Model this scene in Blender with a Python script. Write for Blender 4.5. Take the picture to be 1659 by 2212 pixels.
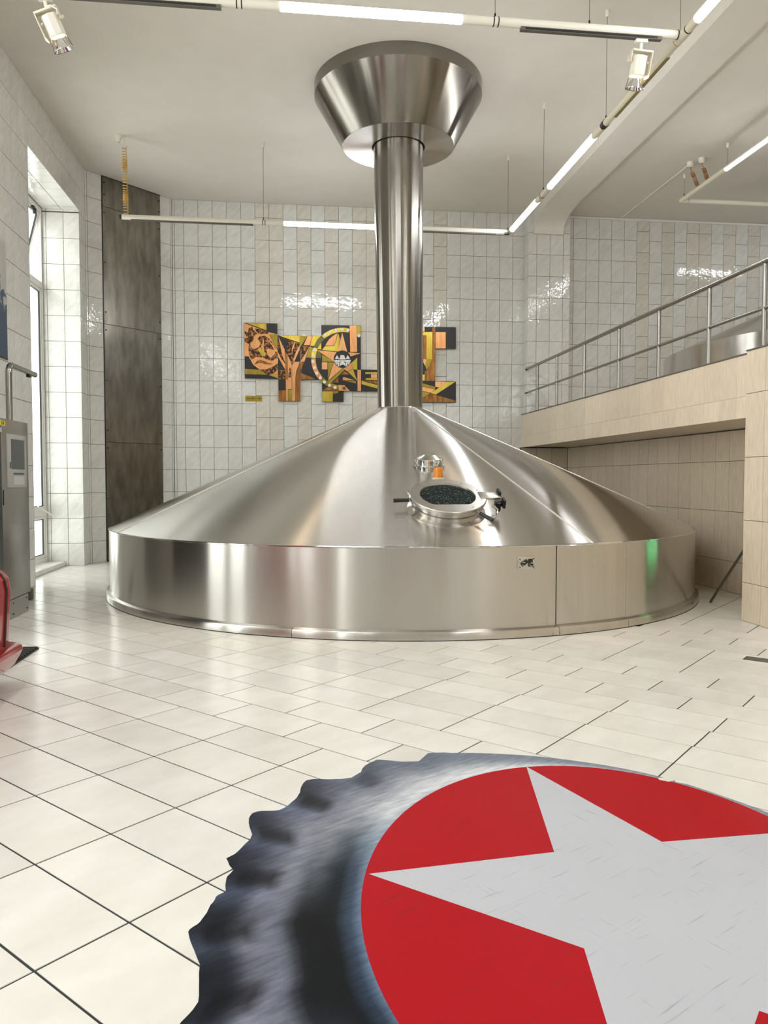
import bpy, bmesh, math, random
from mathutils import Vector, Matrix
random.seed(7)
SC = bpy.context.scene
COL = SC.collection
PI = math.pi
for _o in list(bpy.data.objects):
    bpy.data.objects.remove(_o)

# ------------------------------------------------------------------ camera
H = 1.41
FPX, IW, IH = 1661.5, 1659.0, 2212.0
YAW, PITCH, ROLL = math.radians(6.77), math.radians(-2.46), math.radians(0.04)
fw = Vector((math.sin(YAW)*math.cos(PITCH), math.cos(YAW)*math.cos(PITCH), math.sin(PITCH)))
rt = Vector((math.cos(YAW), -math.sin(YAW), 0))
up = rt.cross(fw)
rt, up = rt*math.cos(ROLL)+up*math.sin(ROLL), up*math.cos(ROLL)-rt*math.sin(ROLL)
cam = bpy.data.cameras.new('camera')
cam.sensor_fit = 'HORIZONTAL'
cam.sensor_width = 36.0
cam.lens = FPX*36.0/IW
cam.clip_start, cam.clip_end = 0.05, 300
camo = bpy.data.objects.new('camera', cam)
COL.objects.link(camo)
camo.matrix_world = Matrix(((rt.x, up.x, -fw.x, 0), (rt.y, up.y, -fw.y, 0), (rt.z, up.z, -fw.z, H), (0, 0, 0, 1)))
SC.camera = camo

# ------------------------------------------------------------------ light
SC.view_settings.view_transform = 'Standard'
SC.view_settings.look = 'None'
SC.view_settings.gamma = 1.0
SC.view_settings.use_curve_mapping = False
SC.view_settings.exposure = 0.55
SKY = 3.2
TUBE = 35.0
wd = bpy.data.worlds.new('overcast_sky')
SC.world = wd
wd.use_nodes = True
_bg = wd.node_tree.nodes['Background']
_bg.inputs['Color'].default_value = (1.0, 0.985, 0.955, 1)
_bg.inputs['Strength'].default_value = SKY
SC.cycles.max_bounces = 10
SC.cycles.diffuse_bounces = 6
SC.cycles.glossy_bounces = 5
SC.cycles.transparent_max_bounces = 8
SC.cycles.sample_clamp_indirect = 8.0
SC.cycles.caustics_reflective = True
SC.cycles.caustics_refractive = False

def portal(name, loc, rot, sx, sy):
    l = bpy.data.lights.new(name, 'AREA')
    l.shape = 'RECTANGLE'
    l.size, l.size_y = sx, sy
    l.cycles.is_portal = True
    o = bpy.data.objects.new(name, l)
    COL.objects.link(o)
    o.location = loc
    o.rotation_euler = rot
# windows of the hall: (y0, y1) in the left wall; (x0, x1, z0, z1) in the rear wall
XL, BY, ZC, RY = -3.36, 14.485, 6.46, -5.0
RX = 12.6
LWIN = [(10.53, 12.93), (5.25, 6.85), (1.4, 4.0), (-2.2, 0.2)]
WZ0, WZ1 = 0.06, 5.69
RWIN = [(5.8, 8.6, 3.2, 5.7), (9.4, 11.8, 3.2, 5.7)]
for a, b in LWIN:
    portal('window_portal', (XL-0.7, (a+b)/2, (WZ0+WZ1)/2), (0, -PI/2, 0), WZ1-WZ0, b-a)
for a, b, c, d in RWIN:
    portal('window_portal', ((a+b)/2, RY-0.4, (c+d)/2), (PI/2, 0, 0), b-a, d-c)

# ------------------------------------------------------------------ materials
class NT:
    def __init__(s, name):
        s.m = bpy.data.materials.new(name)
        s.m.use_nodes = True
        s.t = s.m.node_tree
        s.b = s.t.nodes['Principled BSDF']
        s.out = s.t.nodes['Material Output']
    def n(s, kind, **kw):
        nd = s.t.nodes.new(kind)
        for k, v in kw.items():
            if k in nd.inputs.keys():
                nd.inputs[k].default_value = v
            else:
                setattr(nd, k, v)
        return nd
    def l(s, a, b):
        s.t.links.new(a, b)
    def set(s, **kw):
        for k, v in kw.items():
            k = k.replace('_', ' ')
            s.b.inputs[k].default_value = (v[0], v[1], v[2], 1) if isinstance(v, tuple) and len(v) == 3 else v
        return s

def plain(name, col, rough=0.5, metal=0.0, **kw):
    s = NT(name)
    s.set(Base_Color=col, Roughness=rough, Metallic=metal)
    s.set(**kw)
    return s.m

def emis(name, col, strength):
    s = NT(name)
    s.set(Base_Color=(0.8, 0.8, 0.8), Roughness=0.4)
    s.b.inputs['Emission Color'].default_value = (*col, 1)
    s.b.inputs['Emission Strength'].default_value = strength
    return s.m

def streaked(name, c0, c1, rough, scale, stretch, rot=0.0, tone=0.06, bump=0.0, bump_scale=1.2, metal=0.0, rand=True, detail=4.0, contrast=(0.3, 0.7), coat=0.0, spec=None):
    """a surface of two close tones in stretched drifts; every object gets its own offset and tone"""
    s = NT(name)
    tc = s.n('ShaderNodeTexCoord')
    oi = s.n('ShaderNodeObjectInfo')
    mp = s.n('ShaderNodeMapping')
    mp.vector_type = 'TEXTURE'
    mp.inputs['Rotation'].default_value = (0, 0, rot)
    mp.inputs['Scale'].default_value = tuple(1.0/k for k in stretch)
    add = s.n('ShaderNodeVectorMath', operation='ADD')
    mul = s.n('ShaderNodeVectorMath', operation='MULTIPLY')
    s.l(oi.outputs['Random'], mul.inputs[0])
    mul.inputs[1].default_value = (37.0, 61.0, 23.0) if rand else (0, 0, 0)
    s.l(tc.outputs['Object'], add.inputs[0])
    s.l(mul.outputs[0], add.inputs[1])
    s.l(add.outputs[0], mp.inputs['Vector'])
    nz = s.n('ShaderNodeTexNoise', Scale=scale, Detail=detail, Roughness=0.55)
    s.l(mp.outputs[0], nz.inputs['Vector'])
    cr = s.n('ShaderNodeValToRGB')
    cr.color_ramp.elements[0].position, cr.color_ramp.elements[1].position = contrast
    cr.color_ramp.elements[0].color = (*c0, 1)
    cr.color_ramp.elements[1].color = (*c1, 1)
    s.l(nz.outputs['Fac'], cr.inputs['Fac'])
    mr = s.n('ShaderNodeMapRange')
    mr.inputs['To Min'].default_value = 1-tone
    mr.inputs['To Max'].default_value = 1+tone
    s.l(oi.outputs['Random'], mr.inputs['Value'])
    vm = s.n('ShaderNodeVectorMath', operation='SCALE')
    s.l(cr.outputs['Color'], vm.inputs[0])
    s.l(mr.outputs[0], vm.inputs['Scale'])
    s.l(vm.outputs[0], s.b.inputs['Base Color'])
    s.set(Roughness=rough, Metallic=metal)
    if spec is not None: s.set(Specular_IOR_Level=spec)
    if coat:
        s.set(Coat_Weight=coat, Coat_Roughness=0.04)
    if bump:
        n2 = s.n('ShaderNodeTexNoise', Scale=bump_scale, Detail=2.0)
        s.l(add.outputs[0], n2.inputs['Vector'])
        bp = s.n('ShaderNodeBump', Strength=bump, Distance=0.02)
        s.l(n2.outputs['Fac'], bp.inputs['Height'])
        s.l(bp.outputs[0], s.b.inputs['Normal'])
    return s.m

def steel(name, c0, c1, rough=0.24, aniso=0.75, along=(1.0, 90.0), drift=0.0, arot=0.25, bump=0.02, dr=0.08):
    """brushed stainless steel, the brushing runs along the u direction of the uv map"""
    s = NT(name)
    uv = s.n('ShaderNodeUVMap')
    uv.uv_map = 'UVMap'
    mp = s.n('ShaderNodeMapping')
    mp.inputs['Scale'].default_value = (along[0], along[1], 1)
    s.l(uv.outputs[0], mp.inputs['Vector'])
    nz = s.n('ShaderNodeTexNoise', Scale=2.0, Detail=5.0, Roughness=0.6)
    s.l(mp.outputs[0], nz.inputs['Vector'])
    mp2 = s.n('ShaderNodeMapping')
    mp2.inputs['Scale'].default_value = (2.2, 0.5, 1)
    s.l(uv.outputs[0], mp2.inputs['Vector'])
    n2 = s.n('ShaderNodeTexNoise', Scale=1.3, Detail=4.0)
    s.l(mp2.outputs[0], n2.inputs['Vector'])
    mx = s.n('ShaderNodeMix')
    mx.data_type = 'RGBA'
    mx.inputs[6].default_value = (*c0, 1)
    mx.inputs[7].default_value = (*c1, 1)
    s.l(n2.outputs['Fac'], mx.inputs[0])
    s.l(mx.outputs[2], s.b.inputs['Base Color'])
    mr = s.n('ShaderNodeMapRange')
    mr.inputs['To Min'].default_value = rough-dr
    mr.inputs['To Max'].default_value = rough+dr
    s.l(nz.outputs['Fac'], mr.inputs['Value'])
    s.l(mr.outputs[0], s.b.inputs['Roughness'])
    s.set(Metallic=1.0, Anisotropic=aniso, Anisotropic_Rotation=arot)
    tg = s.n('ShaderNodeTangent')
    tg.direction_type = 'UV_MAP'
    tg.uv_map = 'UVMap'
    s.l(tg.outputs[0], s.b.inputs['Tangent'])
    if bump:
        bp = s.n('ShaderNodeBump', Strength=bump, Distance=0.01)
        s.l(nz.outputs['Fac'], bp.inputs['Height'])
        s.l(bp.outputs[0], s.b.inputs['Normal'])
    return s.m

def glass(name, tint=(0.95, 0.98, 0.97)):
    s = NT(name)
    s.t.nodes.remove(s.b)
    tr = s.n('ShaderNodeBsdfTransparent')
    tr.inputs['Color'].default_value = (*tint, 1)
    gl = s.n('ShaderNodeBsdfGlossy', Roughness=0.01)
    fr = s.n('ShaderNodeFresnel', IOR=1.5)
    mx = s.n('ShaderNodeMixShader')
    ge = s.n('ShaderNodeNewGeometry')
    iv = s.n('ShaderNodeMath', operation='SUBTRACT')
    iv.inputs[0].default_value = 1.0
    s.l(ge.outputs['Backfacing'], iv.inputs[1])
    mu = s.n('ShaderNodeMath', operation='MULTIPLY')
    s.l(fr.outputs[0], mu.inputs[0])
    s.l(iv.outputs[0], mu.inputs[1])
    s.l(mu.outputs[0], mx.inputs[0])
    s.l(tr.outputs[0], mx.inputs[1])
    s.l(gl.outputs[0], mx.inputs[2])
    s.l(mx.outputs[0], s.out.inputs['Surface'])
    return s.m

M = {}
M['ceiling'] = streaked('ceiling_plaster', (0.70, 0.665, 0.60), (0.73, 0.695, 0.63), 0.9, 3.0, (1, 1, 1), tone=0.0, rand=False, bump=0.08, bump_scale=60)
M['grout'] = plain('dark_grout', (0.085, 0.08, 0.07), 0.9)
M['floor_grout'] = plain('black_floor_grout', (0.035, 0.033, 0.035), 0.9)
M['tile_white'] = streaked('white_glazed_tile', (0.62, 0.615, 0.575), (0.72, 0.715, 0.68), 0.07, 5.0, (1.0, 3.2, 1.0), rot=0.80, tone=0.025, bump=0.20, bump_scale=9.0)
M['tile_beige'] = streaked('beige_glazed_tile', (0.585, 0.56, 0.49), (0.685, 0.66, 0.595), 0.07, 5.0, (1.0, 3.2, 1.0), rot=0.80, tone=0.025, bump=0.20, bump_scale=9.0)
M['tile_floor'] = streaked('cream_floor_tile', (0.69, 0.67, 0.62), (0.78, 0.765, 0.72), 0.18, 3.2, (1, 1.6, 1), tone=0.05, bump=0.012, bump_scale=3.0, spec=.10)
M['tile_stone'] = streaked('beige_stone_tile', (0.68, 0.575, 0.44), (0.80, 0.695, 0.555), 0.30, 9.0, (5.0, 0.7, 1), tone=0.05)
M['soffit'] = plain('beige_soffit', (0.62, 0.52, 0.39), 0.3)
M['white_paint'] = plain('white_paint', (0.74, 0.73, 0.70), 0.6)
M['pvc'] = plain('white_window_frame', (0.80, 0.79, 0.74), 0.3)
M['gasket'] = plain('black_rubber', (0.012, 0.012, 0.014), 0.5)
M['glass'] = glass('window_glass')
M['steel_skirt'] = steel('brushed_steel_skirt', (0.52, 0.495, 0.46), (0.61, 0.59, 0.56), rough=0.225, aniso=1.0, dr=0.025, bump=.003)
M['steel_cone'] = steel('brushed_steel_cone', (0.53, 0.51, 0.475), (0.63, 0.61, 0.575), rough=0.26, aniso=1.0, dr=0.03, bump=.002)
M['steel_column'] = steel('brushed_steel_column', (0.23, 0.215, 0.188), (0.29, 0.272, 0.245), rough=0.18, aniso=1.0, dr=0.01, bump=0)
M['steel_plate'] = plain('satin_steel', (0.58, 0.56, 0.52), 0.28, 1.0)
M['weld'] = plain('pale_weld', (0.93, 0.92, 0.90), 0.45, 1.0)
M['chrome'] = plain('polished_steel', (0.72, 0.72, 0.72), 0.08, 1.0)
M['steel_panel'] = streaked('stained_steel_sheet', (0.15, 0.138, 0.112), (0.32, 0.30, 0.26), 0.24, 2.2, (5.0, 0.30, 1), tone=0.08, metal=1.0, bump=0.05, bump_scale=1.1, contrast=(0.25, 0.75))
M['steel_cabinet'] = streaked('grey_steel_cabinet', (0.33, 0.32, 0.30), (0.42, 0.41, 0.385), 0.34, 2.0, (6, 0.4, 1), tone=0.0, metal=0.85)
M['dark_machine'] = plain('dark_machine_paint', (0.03, 0.028, 0.025), 0.5)
M['black'] = plain('black_plastic', (0.012, 0.012, 0.012), 0.35)
M['black_metal'] = plain('black_iron', (0.02, 0.02, 0.02), 0.4, 0.6)
M['lamp_white'] = plain('white_enamel', (0.80, 0.77, 0.68), 0.28)
M['lamp_cream'] = plain('cream_enamel', (0.72, 0.68, 0.54), 0.3)
M['tube_on'] = emis('fluorescent_tube', (0.95, 0.97, 1.0), TUBE)
M['tube_off'] = plain('olive_reflector', (0.32, 0.28, 0.12), 0.25, 0.6)
M['wire'] = plain('grey_steel_wire', (0.25, 0.25, 0.23), 0.4, 0.8)
M['coil'] = plain('amber_coiled_cable', (0.62, 0.38, 0.10), 0.35)
M['coil_red'] = plain('copper_coiled_cable', (0.36, 0.16, 0.06), 0.35)
M['halogen'] = emis('halogen_glow', (1.0, 0.62, 0.30), 600.0)
M['red_paint'] = plain('red_car_paint', (0.36, 0.006, 0.012), 0.25, 0.0, Coat_Weight=0.5, Coat_Roughness=0.03)
M['amber'] = plain('amber_lens', (0.95, 0.30, 0.01), 0.15, 0.0, Transmission_Weight=0.35)
M['ivory'] = plain('ivory_plastic', (0.62, 0.56, 0.40), 0.4)
M['screen'] = plain('dark_screen', (0.06, 0.065, 0.07), 0.3)
M['sheet_grey'] = plain('grey_panel_plastic', (0.42, 0.42, 0.40), 0.45)
M['blue'] = plain('dark_blue_print', (0.04, 0.07, 0.14), 0.5)
M['yellow'] = plain('yellow_label', (0.75, 0.66, 0.05), 0.5)
M['rubber'] = plain('black_ribbed_rubber', (0.015, 0.014, 0.014), 0.55)
M['drain'] = plain('worn_grey_drain', (0.12, 0.12, 0.105), 0.6, 0.3)
M['rod'] = plain('dark_rod', (0.10, 0.095, 0.08), 0.35, 0.6)
M['rail'] = plain('satin_rail_steel', (0.34, 0.325, 0.30), 0.22, 1.0)
M['coping'] = plain('dark_coping', (0.12, 0.11, 0.095), 0.5)
M['green'] = emis('green_lamp', (0.07, 0.9, 0.28), 1.8)
M['plaster'] = plain('wall_plaster', (0.62, 0.61, 0.58), 0.8)
# ------------------------------------------------------------------ helpers
WM = {}
def wm(o):
    return WM.get(o.name, Matrix.Identity(4)) if o else Matrix.Identity(4)

def props(o, label=None, cat=None, group=None, kind=None):
    if label: o['label'] = label
    if cat: o['category'] = cat
    if group: o['group'] = group
    if kind: o['kind'] = kind
    return o

def thing(name, label, cat, loc, group=None, rotz=0.0):
    o = bpy.data.objects.new(name, None)
    o.empty_display_size = 0.1
    COL.objects.link(o)
    o.location = loc
    o.rotation_euler = (0, 0, rotz)
    WM[o.name] = Matrix.Translation(Vector(loc)) @ Matrix.Rotation(rotz, 4, 'Z')
    return props(o, label, cat, group)

class G:
    """collects shapes (world coordinates) that become one mesh"""
    def __init__(s):
        s.v, s.f, s.uv = [], [], {}
    def add(s, vs, fs, uvs=None):
        b = len(s.v)
        s.v += [Vector(p) for p in vs]
        for i, f in enumerate(fs):
            if uvs:
                s.uv[len(s.f)] = uvs[i]
            s.f.append([b+k for k in f])
        return s
    def box(s, x0, x1, y0, y1, z0, z1, mtx=None):
        vs = [Vector((x, y, z)) for z in (z0, z1) for y in (y0, y1) for x in (x0, x1)]
        if mtx: vs = [mtx @ p for p in vs]
        return s.add(vs, [(0, 2, 3, 1), (4, 5, 7, 6), (0, 1, 5, 4), (2, 6, 7, 3), (0, 4, 6, 2), (1, 3, 7, 5)])
    def bbox(s, x0, x1, y0, y1, z0, z1, bev=0.01, mtx=None):
        """box with chamfered edges"""
        bm = bmesh.new()
        bmesh.ops.create_cube(bm, size=1)
        for p in bm.verts:
            p.co = Vector(((x0+x1)/2+p.co.x*(x1-x0), (y0+y1)/2+p.co.y*(y1-y0), (z0+z1)/2+p.co.z*(z1-z0)))
        bmesh.ops.bevel(bm, geom=bm.edges[:], offset=bev, segments=2, affect='EDGES', profile=0.5)
        return s.bm(bm, mtx)
    def bm(s, bm, mtx=None):
        bm.verts.ensure_lookup_table()
        bm.verts.index_update()
        vs = [(mtx @ p.co) if mtx else p.co.copy() for p in bm.verts]
        fs = [[q.index for q in f.verts] for f in bm.faces]
        bm.free()
        return s.add(vs, fs)
    def lathe(s, prof, n=64, a0=0.0, a1=2*PI, mtx=None, cen=None, vscale=1.0):
        """prof: (radius, z); closes the turn when a1-a0 is a full circle; cen(z) moves the axis"""
        full = abs(a1-a0-2*PI) < 1e-6
        m = n if full else n+1
        vs, fs, uvs = [], [], []
        ln = [0.0]
        for i in range(1, len(prof)):
            ln.append(ln[-1]+math.dist(prof[i], prof[i-1]))
        for r, z in prof:
            ox, oy = cen(z) if cen else (0, 0)
            for k in range(m):
                t = a0+(a1-a0)*k/n
                vs.append(Vector((ox+r*math.cos(t), oy+r*math.sin(t), z)))
        for i in range(len(prof)-1):
            for k in range(n):
                k2 = (k+1) % m
                fs.append((i*m+k, i*m+k2, (i+1)*m+k2, (i+1)*m+k))
                ua, ub = 8*k/n, 8*(k+1)/n
                uvs.append([(ua, ln[i]), (ub, ln[i]), (ub, ln[i+1]), (ua, ln[i+1])])
        if mtx: vs = [mtx @ p for p in vs]
        return s.add(vs, fs, uvs)
    def disc(s, r, z, n=48, mtx=None, flip=False):
        vs = [Vector((r*math.cos(2*PI*k/n), r*math.sin(2*PI*k/n), z)) for k in range(n)]
        if mtx: vs = [mtx @ p for p in vs]
        f = list(range(n))
        return s.add(vs, [f[::-1] if flip else f])
    def cyl(s, p0, p1, r, n=16, r1=None, caps=True):
        p0, p1 = Vector(p0), Vector(p1)
        d = (p1-p0).normalized()
        q = d.to_track_quat('Z', 'Y').to_matrix()
        r1 = r if r1 is None else r1
        vs = []
        for p, rr in ((p0, r), (p1, r1)):
            for k in range(n):
                t = 2*PI*k/n
                vs.append(p+q @ Vector((rr*math.cos(t), rr*math.sin(t), 0)))
        fs = [(k, (k+1) % n, n+(k+1) % n, n+k) for k in range(n)]
        if caps:
            fs += [list(range(n))[::-1], list(range(n, 2*n))]
        return s.add(vs, fs)
    def tube(s, path, r, n=10, caps=True):
        path = [Vector(p) for p in path]
        vs, fs = [], []
        ref = None
        for i, p in enumerate(path):
            d = (path[min(i+1, len(path)-1)]-path[max(i-1, 0)]).normalized()
            if ref is None:
                ref = d.orthogonal().normalized()
            ref = (ref-d*ref.dot(d)).normalized()
            bb = d.cross(ref)
            for k in range(n):
                t = 2*PI*k/n
                vs.append(p+ref*(r*math.cos(t))+bb*(r*math.sin(t)))
        for i in range(len(path)-1):
            for k in range(n):
                k2 = (k+1) % n
                fs.append((i*n+k, i*n+k2, (i+1)*n+k2, (i+1)*n+k))
        if caps:
            e = (len(path)-1)*n
            fs += [list(range(n))[::-1], list(range(e, e+n))]
        return s.add(vs, fs)
    def prism(s, poly, O, U, V, depth, bev=0.0):
        """poly (u, v) in the plane O,U,V raised by depth along U x V"""
        O, U, V = Vector(O), Vector(U), Vector(V)
        N = U.cross(V).normalized()
        ar = sum(poly[i][0]*poly[(i+1) % len(poly)][1]-poly[(i+1) % len(poly)][0]*poly[i][1] for i in range(len(poly)))
        if ar < 0: poly = poly[::-1]
        n = len(poly)
        vs = [O+U*a+V*b for a, b in poly]+[O+U*a+V*b+N*depth for a, b in poly]
        fs = [list(range(n))[::-1], list(range(n, 2*n))]+[(k, (k+1) % n, n+(k+1) % n, n+k) for k in range(n)]
        return s.add(vs, fs)
    def obj(s, name, mat, parent=None, smooth=False, auto=None):
        inv = wm(parent).inverted()
        me = bpy.data.meshes.new(name)
        me.from_pydata([inv @ p for p in s.v], [], s.f)
        if s.uv:
            ul = me.uv_layers.new(name='UVMap')
            for p in me.polygons:
                if p.index in s.uv:
                    for li, c in zip(p.loop_indices, s.uv[p.index]):
                        ul.data[li].uv = c
        me.materials.append(mat if not isinstance(mat, str) else M[mat])
        if smooth:
            for p in me.polygons: p.use_smooth = True
            me.set_sharp_from_angle(angle=math.radians(auto or 35))
        o = bpy.data.objects.new(name, me)
        COL.objects.link(o)
        if parent:
            o.parent = parent
        WM[o.name] = wm(parent)
        return o

def struct(name, g, mat, parent=None, smooth=False):
    o = g.obj(name, mat, parent, smooth)
    if parent is None: o['kind'] = 'structure'
    return o

_tm = {}
def tile_geo(w, h, t=0.008, bev=0.002):
    a, b = w/2, h/2
    vs = [(-a, -b, -t), (a, -b, -t), (a, b, -t), (-a, b, -t),
          (-a, -b, -bev), (a, -b, -bev), (a, b, -bev), (-a, b, -bev),
          (-a+bev, -b+bev, 0), (a-bev, -b+bev, 0), (a-bev, b-bev, 0), (-a+bev, b-bev, 0)]
    fs = [(8, 9, 10, 11)]
    for k in range(4):
        k2 = (k+1) % 4
        fs += [(4+k, 4+k2, 8+k2, 8+k), (k, k2, 4+k2, 4+k)]
    return vs, fs
def tile_mesh(w, h, mat, bev=0.002):
    key = (round(w, 3), round(h, 3), mat)
    if key not in _tm:
        me = bpy.data.meshes.new('tile')
        vs, fs = tile_geo(key[0], key[1], bev=bev)
        me.from_pydata(vs, [], fs)
        me.materials.append(M[mat])
        _tm[key] = me
    return _tm[key]
def tiles(parent, O, U, V, rects, gap=0.006, cap=290, prio=None, gapv=None, name='tile', bev=0.002):
    """each rect (u0, u1, v0, v1, material) becomes a tile of its own; those past the cap are joined"""
    O, U, V = Vector(O), Vector(U), Vector(V)
    N = U.cross(V).normalized()
    R = Matrix((U, V, N)).transposed().to_4x4()
    gv = gap if gapv is None else gapv
    if prio: rects = sorted(rects, key=prio)
    rest = {}
    for i, (u0, u1, v0, v1, mat) in enumerate(rects):
        w, h = u1-u0-gap, v1-v0-gv
        if w < 0.012 or h < 0.012: continue
        p = O+U*((u0+u1)/2)+V*((v0+v1)/2)
        if i < cap:
            o = bpy.data.objects.new(name, tile_mesh(w, h, mat, bev))
            COL.objects.link(o)
            o.parent = parent
            o.matrix_local = Matrix.Translation(p) @ R
        else:
            g = rest.setdefault(mat, G())
            vs, fs = tile_geo(w, h)
            g.add([p+R.to_3x3() @ Vector(q) for q in vs], fs)
    for mat, g in rest.items():
        o = g.obj('tile_field', mat, parent)
        o['kind'] = 'stuff'
def cut(rects, clip):
    """cuts rects to u0, u1, v0, v1"""
    out = []
    for u0, u1, v0, v1, m in rects:
        u0, u1, v0, v1 = max(u0, clip[0]), min(u1, clip[1]), max(v0, clip[2]), min(v1, clip[3])
        if u1-u0 > 0.015 and v1-v0 > 0.015: out.append((u0, u1, v0, v1, m))
    return out
def in_view(p, m=80):
    d = Vector(p)-Vector((0, 0, H))
    z = d.dot(fw)
    if z < 0.3: return False
    u, v = IW/2+FPX*d.dot(rt)/z, IH/2-FPX*d.dot(up)/z
    return -m < u < IW+m and -m < v < IH+m
X3, Y3, Z3 = Vector((1, 0, 0)), Vector((0, 1, 0)), Vector((0, 0, 1))
MURAL_BOARDS=[[(-0.872,4.27),(-0.268,4.271),(-0.262,3.256),(-0.863,3.26)],[(-0.26,4.056),(0.141,4.061),(0.149,2.851),(-0.25,2.848)],[(0.167,4.057),(0.541,4.062),(0.547,3.252),(0.17,3.246)],[(0.542,4.263),(1.275,4.269),(1.278,3.05),(0.552,3.046)],[(0.552,3.045),(0.951,3.046),(0.951,2.85),(0.554,2.845)],[(1.279,3.454),(1.831,3.458),(1.832,3.055),(1.278,3.05)],[(2.205,4.269),(2.684,4.276),(2.689,2.854),(2.208,2.856)],[(2.684,4.276),(3.084,4.282),(3.086,3.876),(2.685,3.867)],[(2.687,3.26),(3.089,3.26),(3.091,2.863),(2.689,2.855)]]
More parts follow.
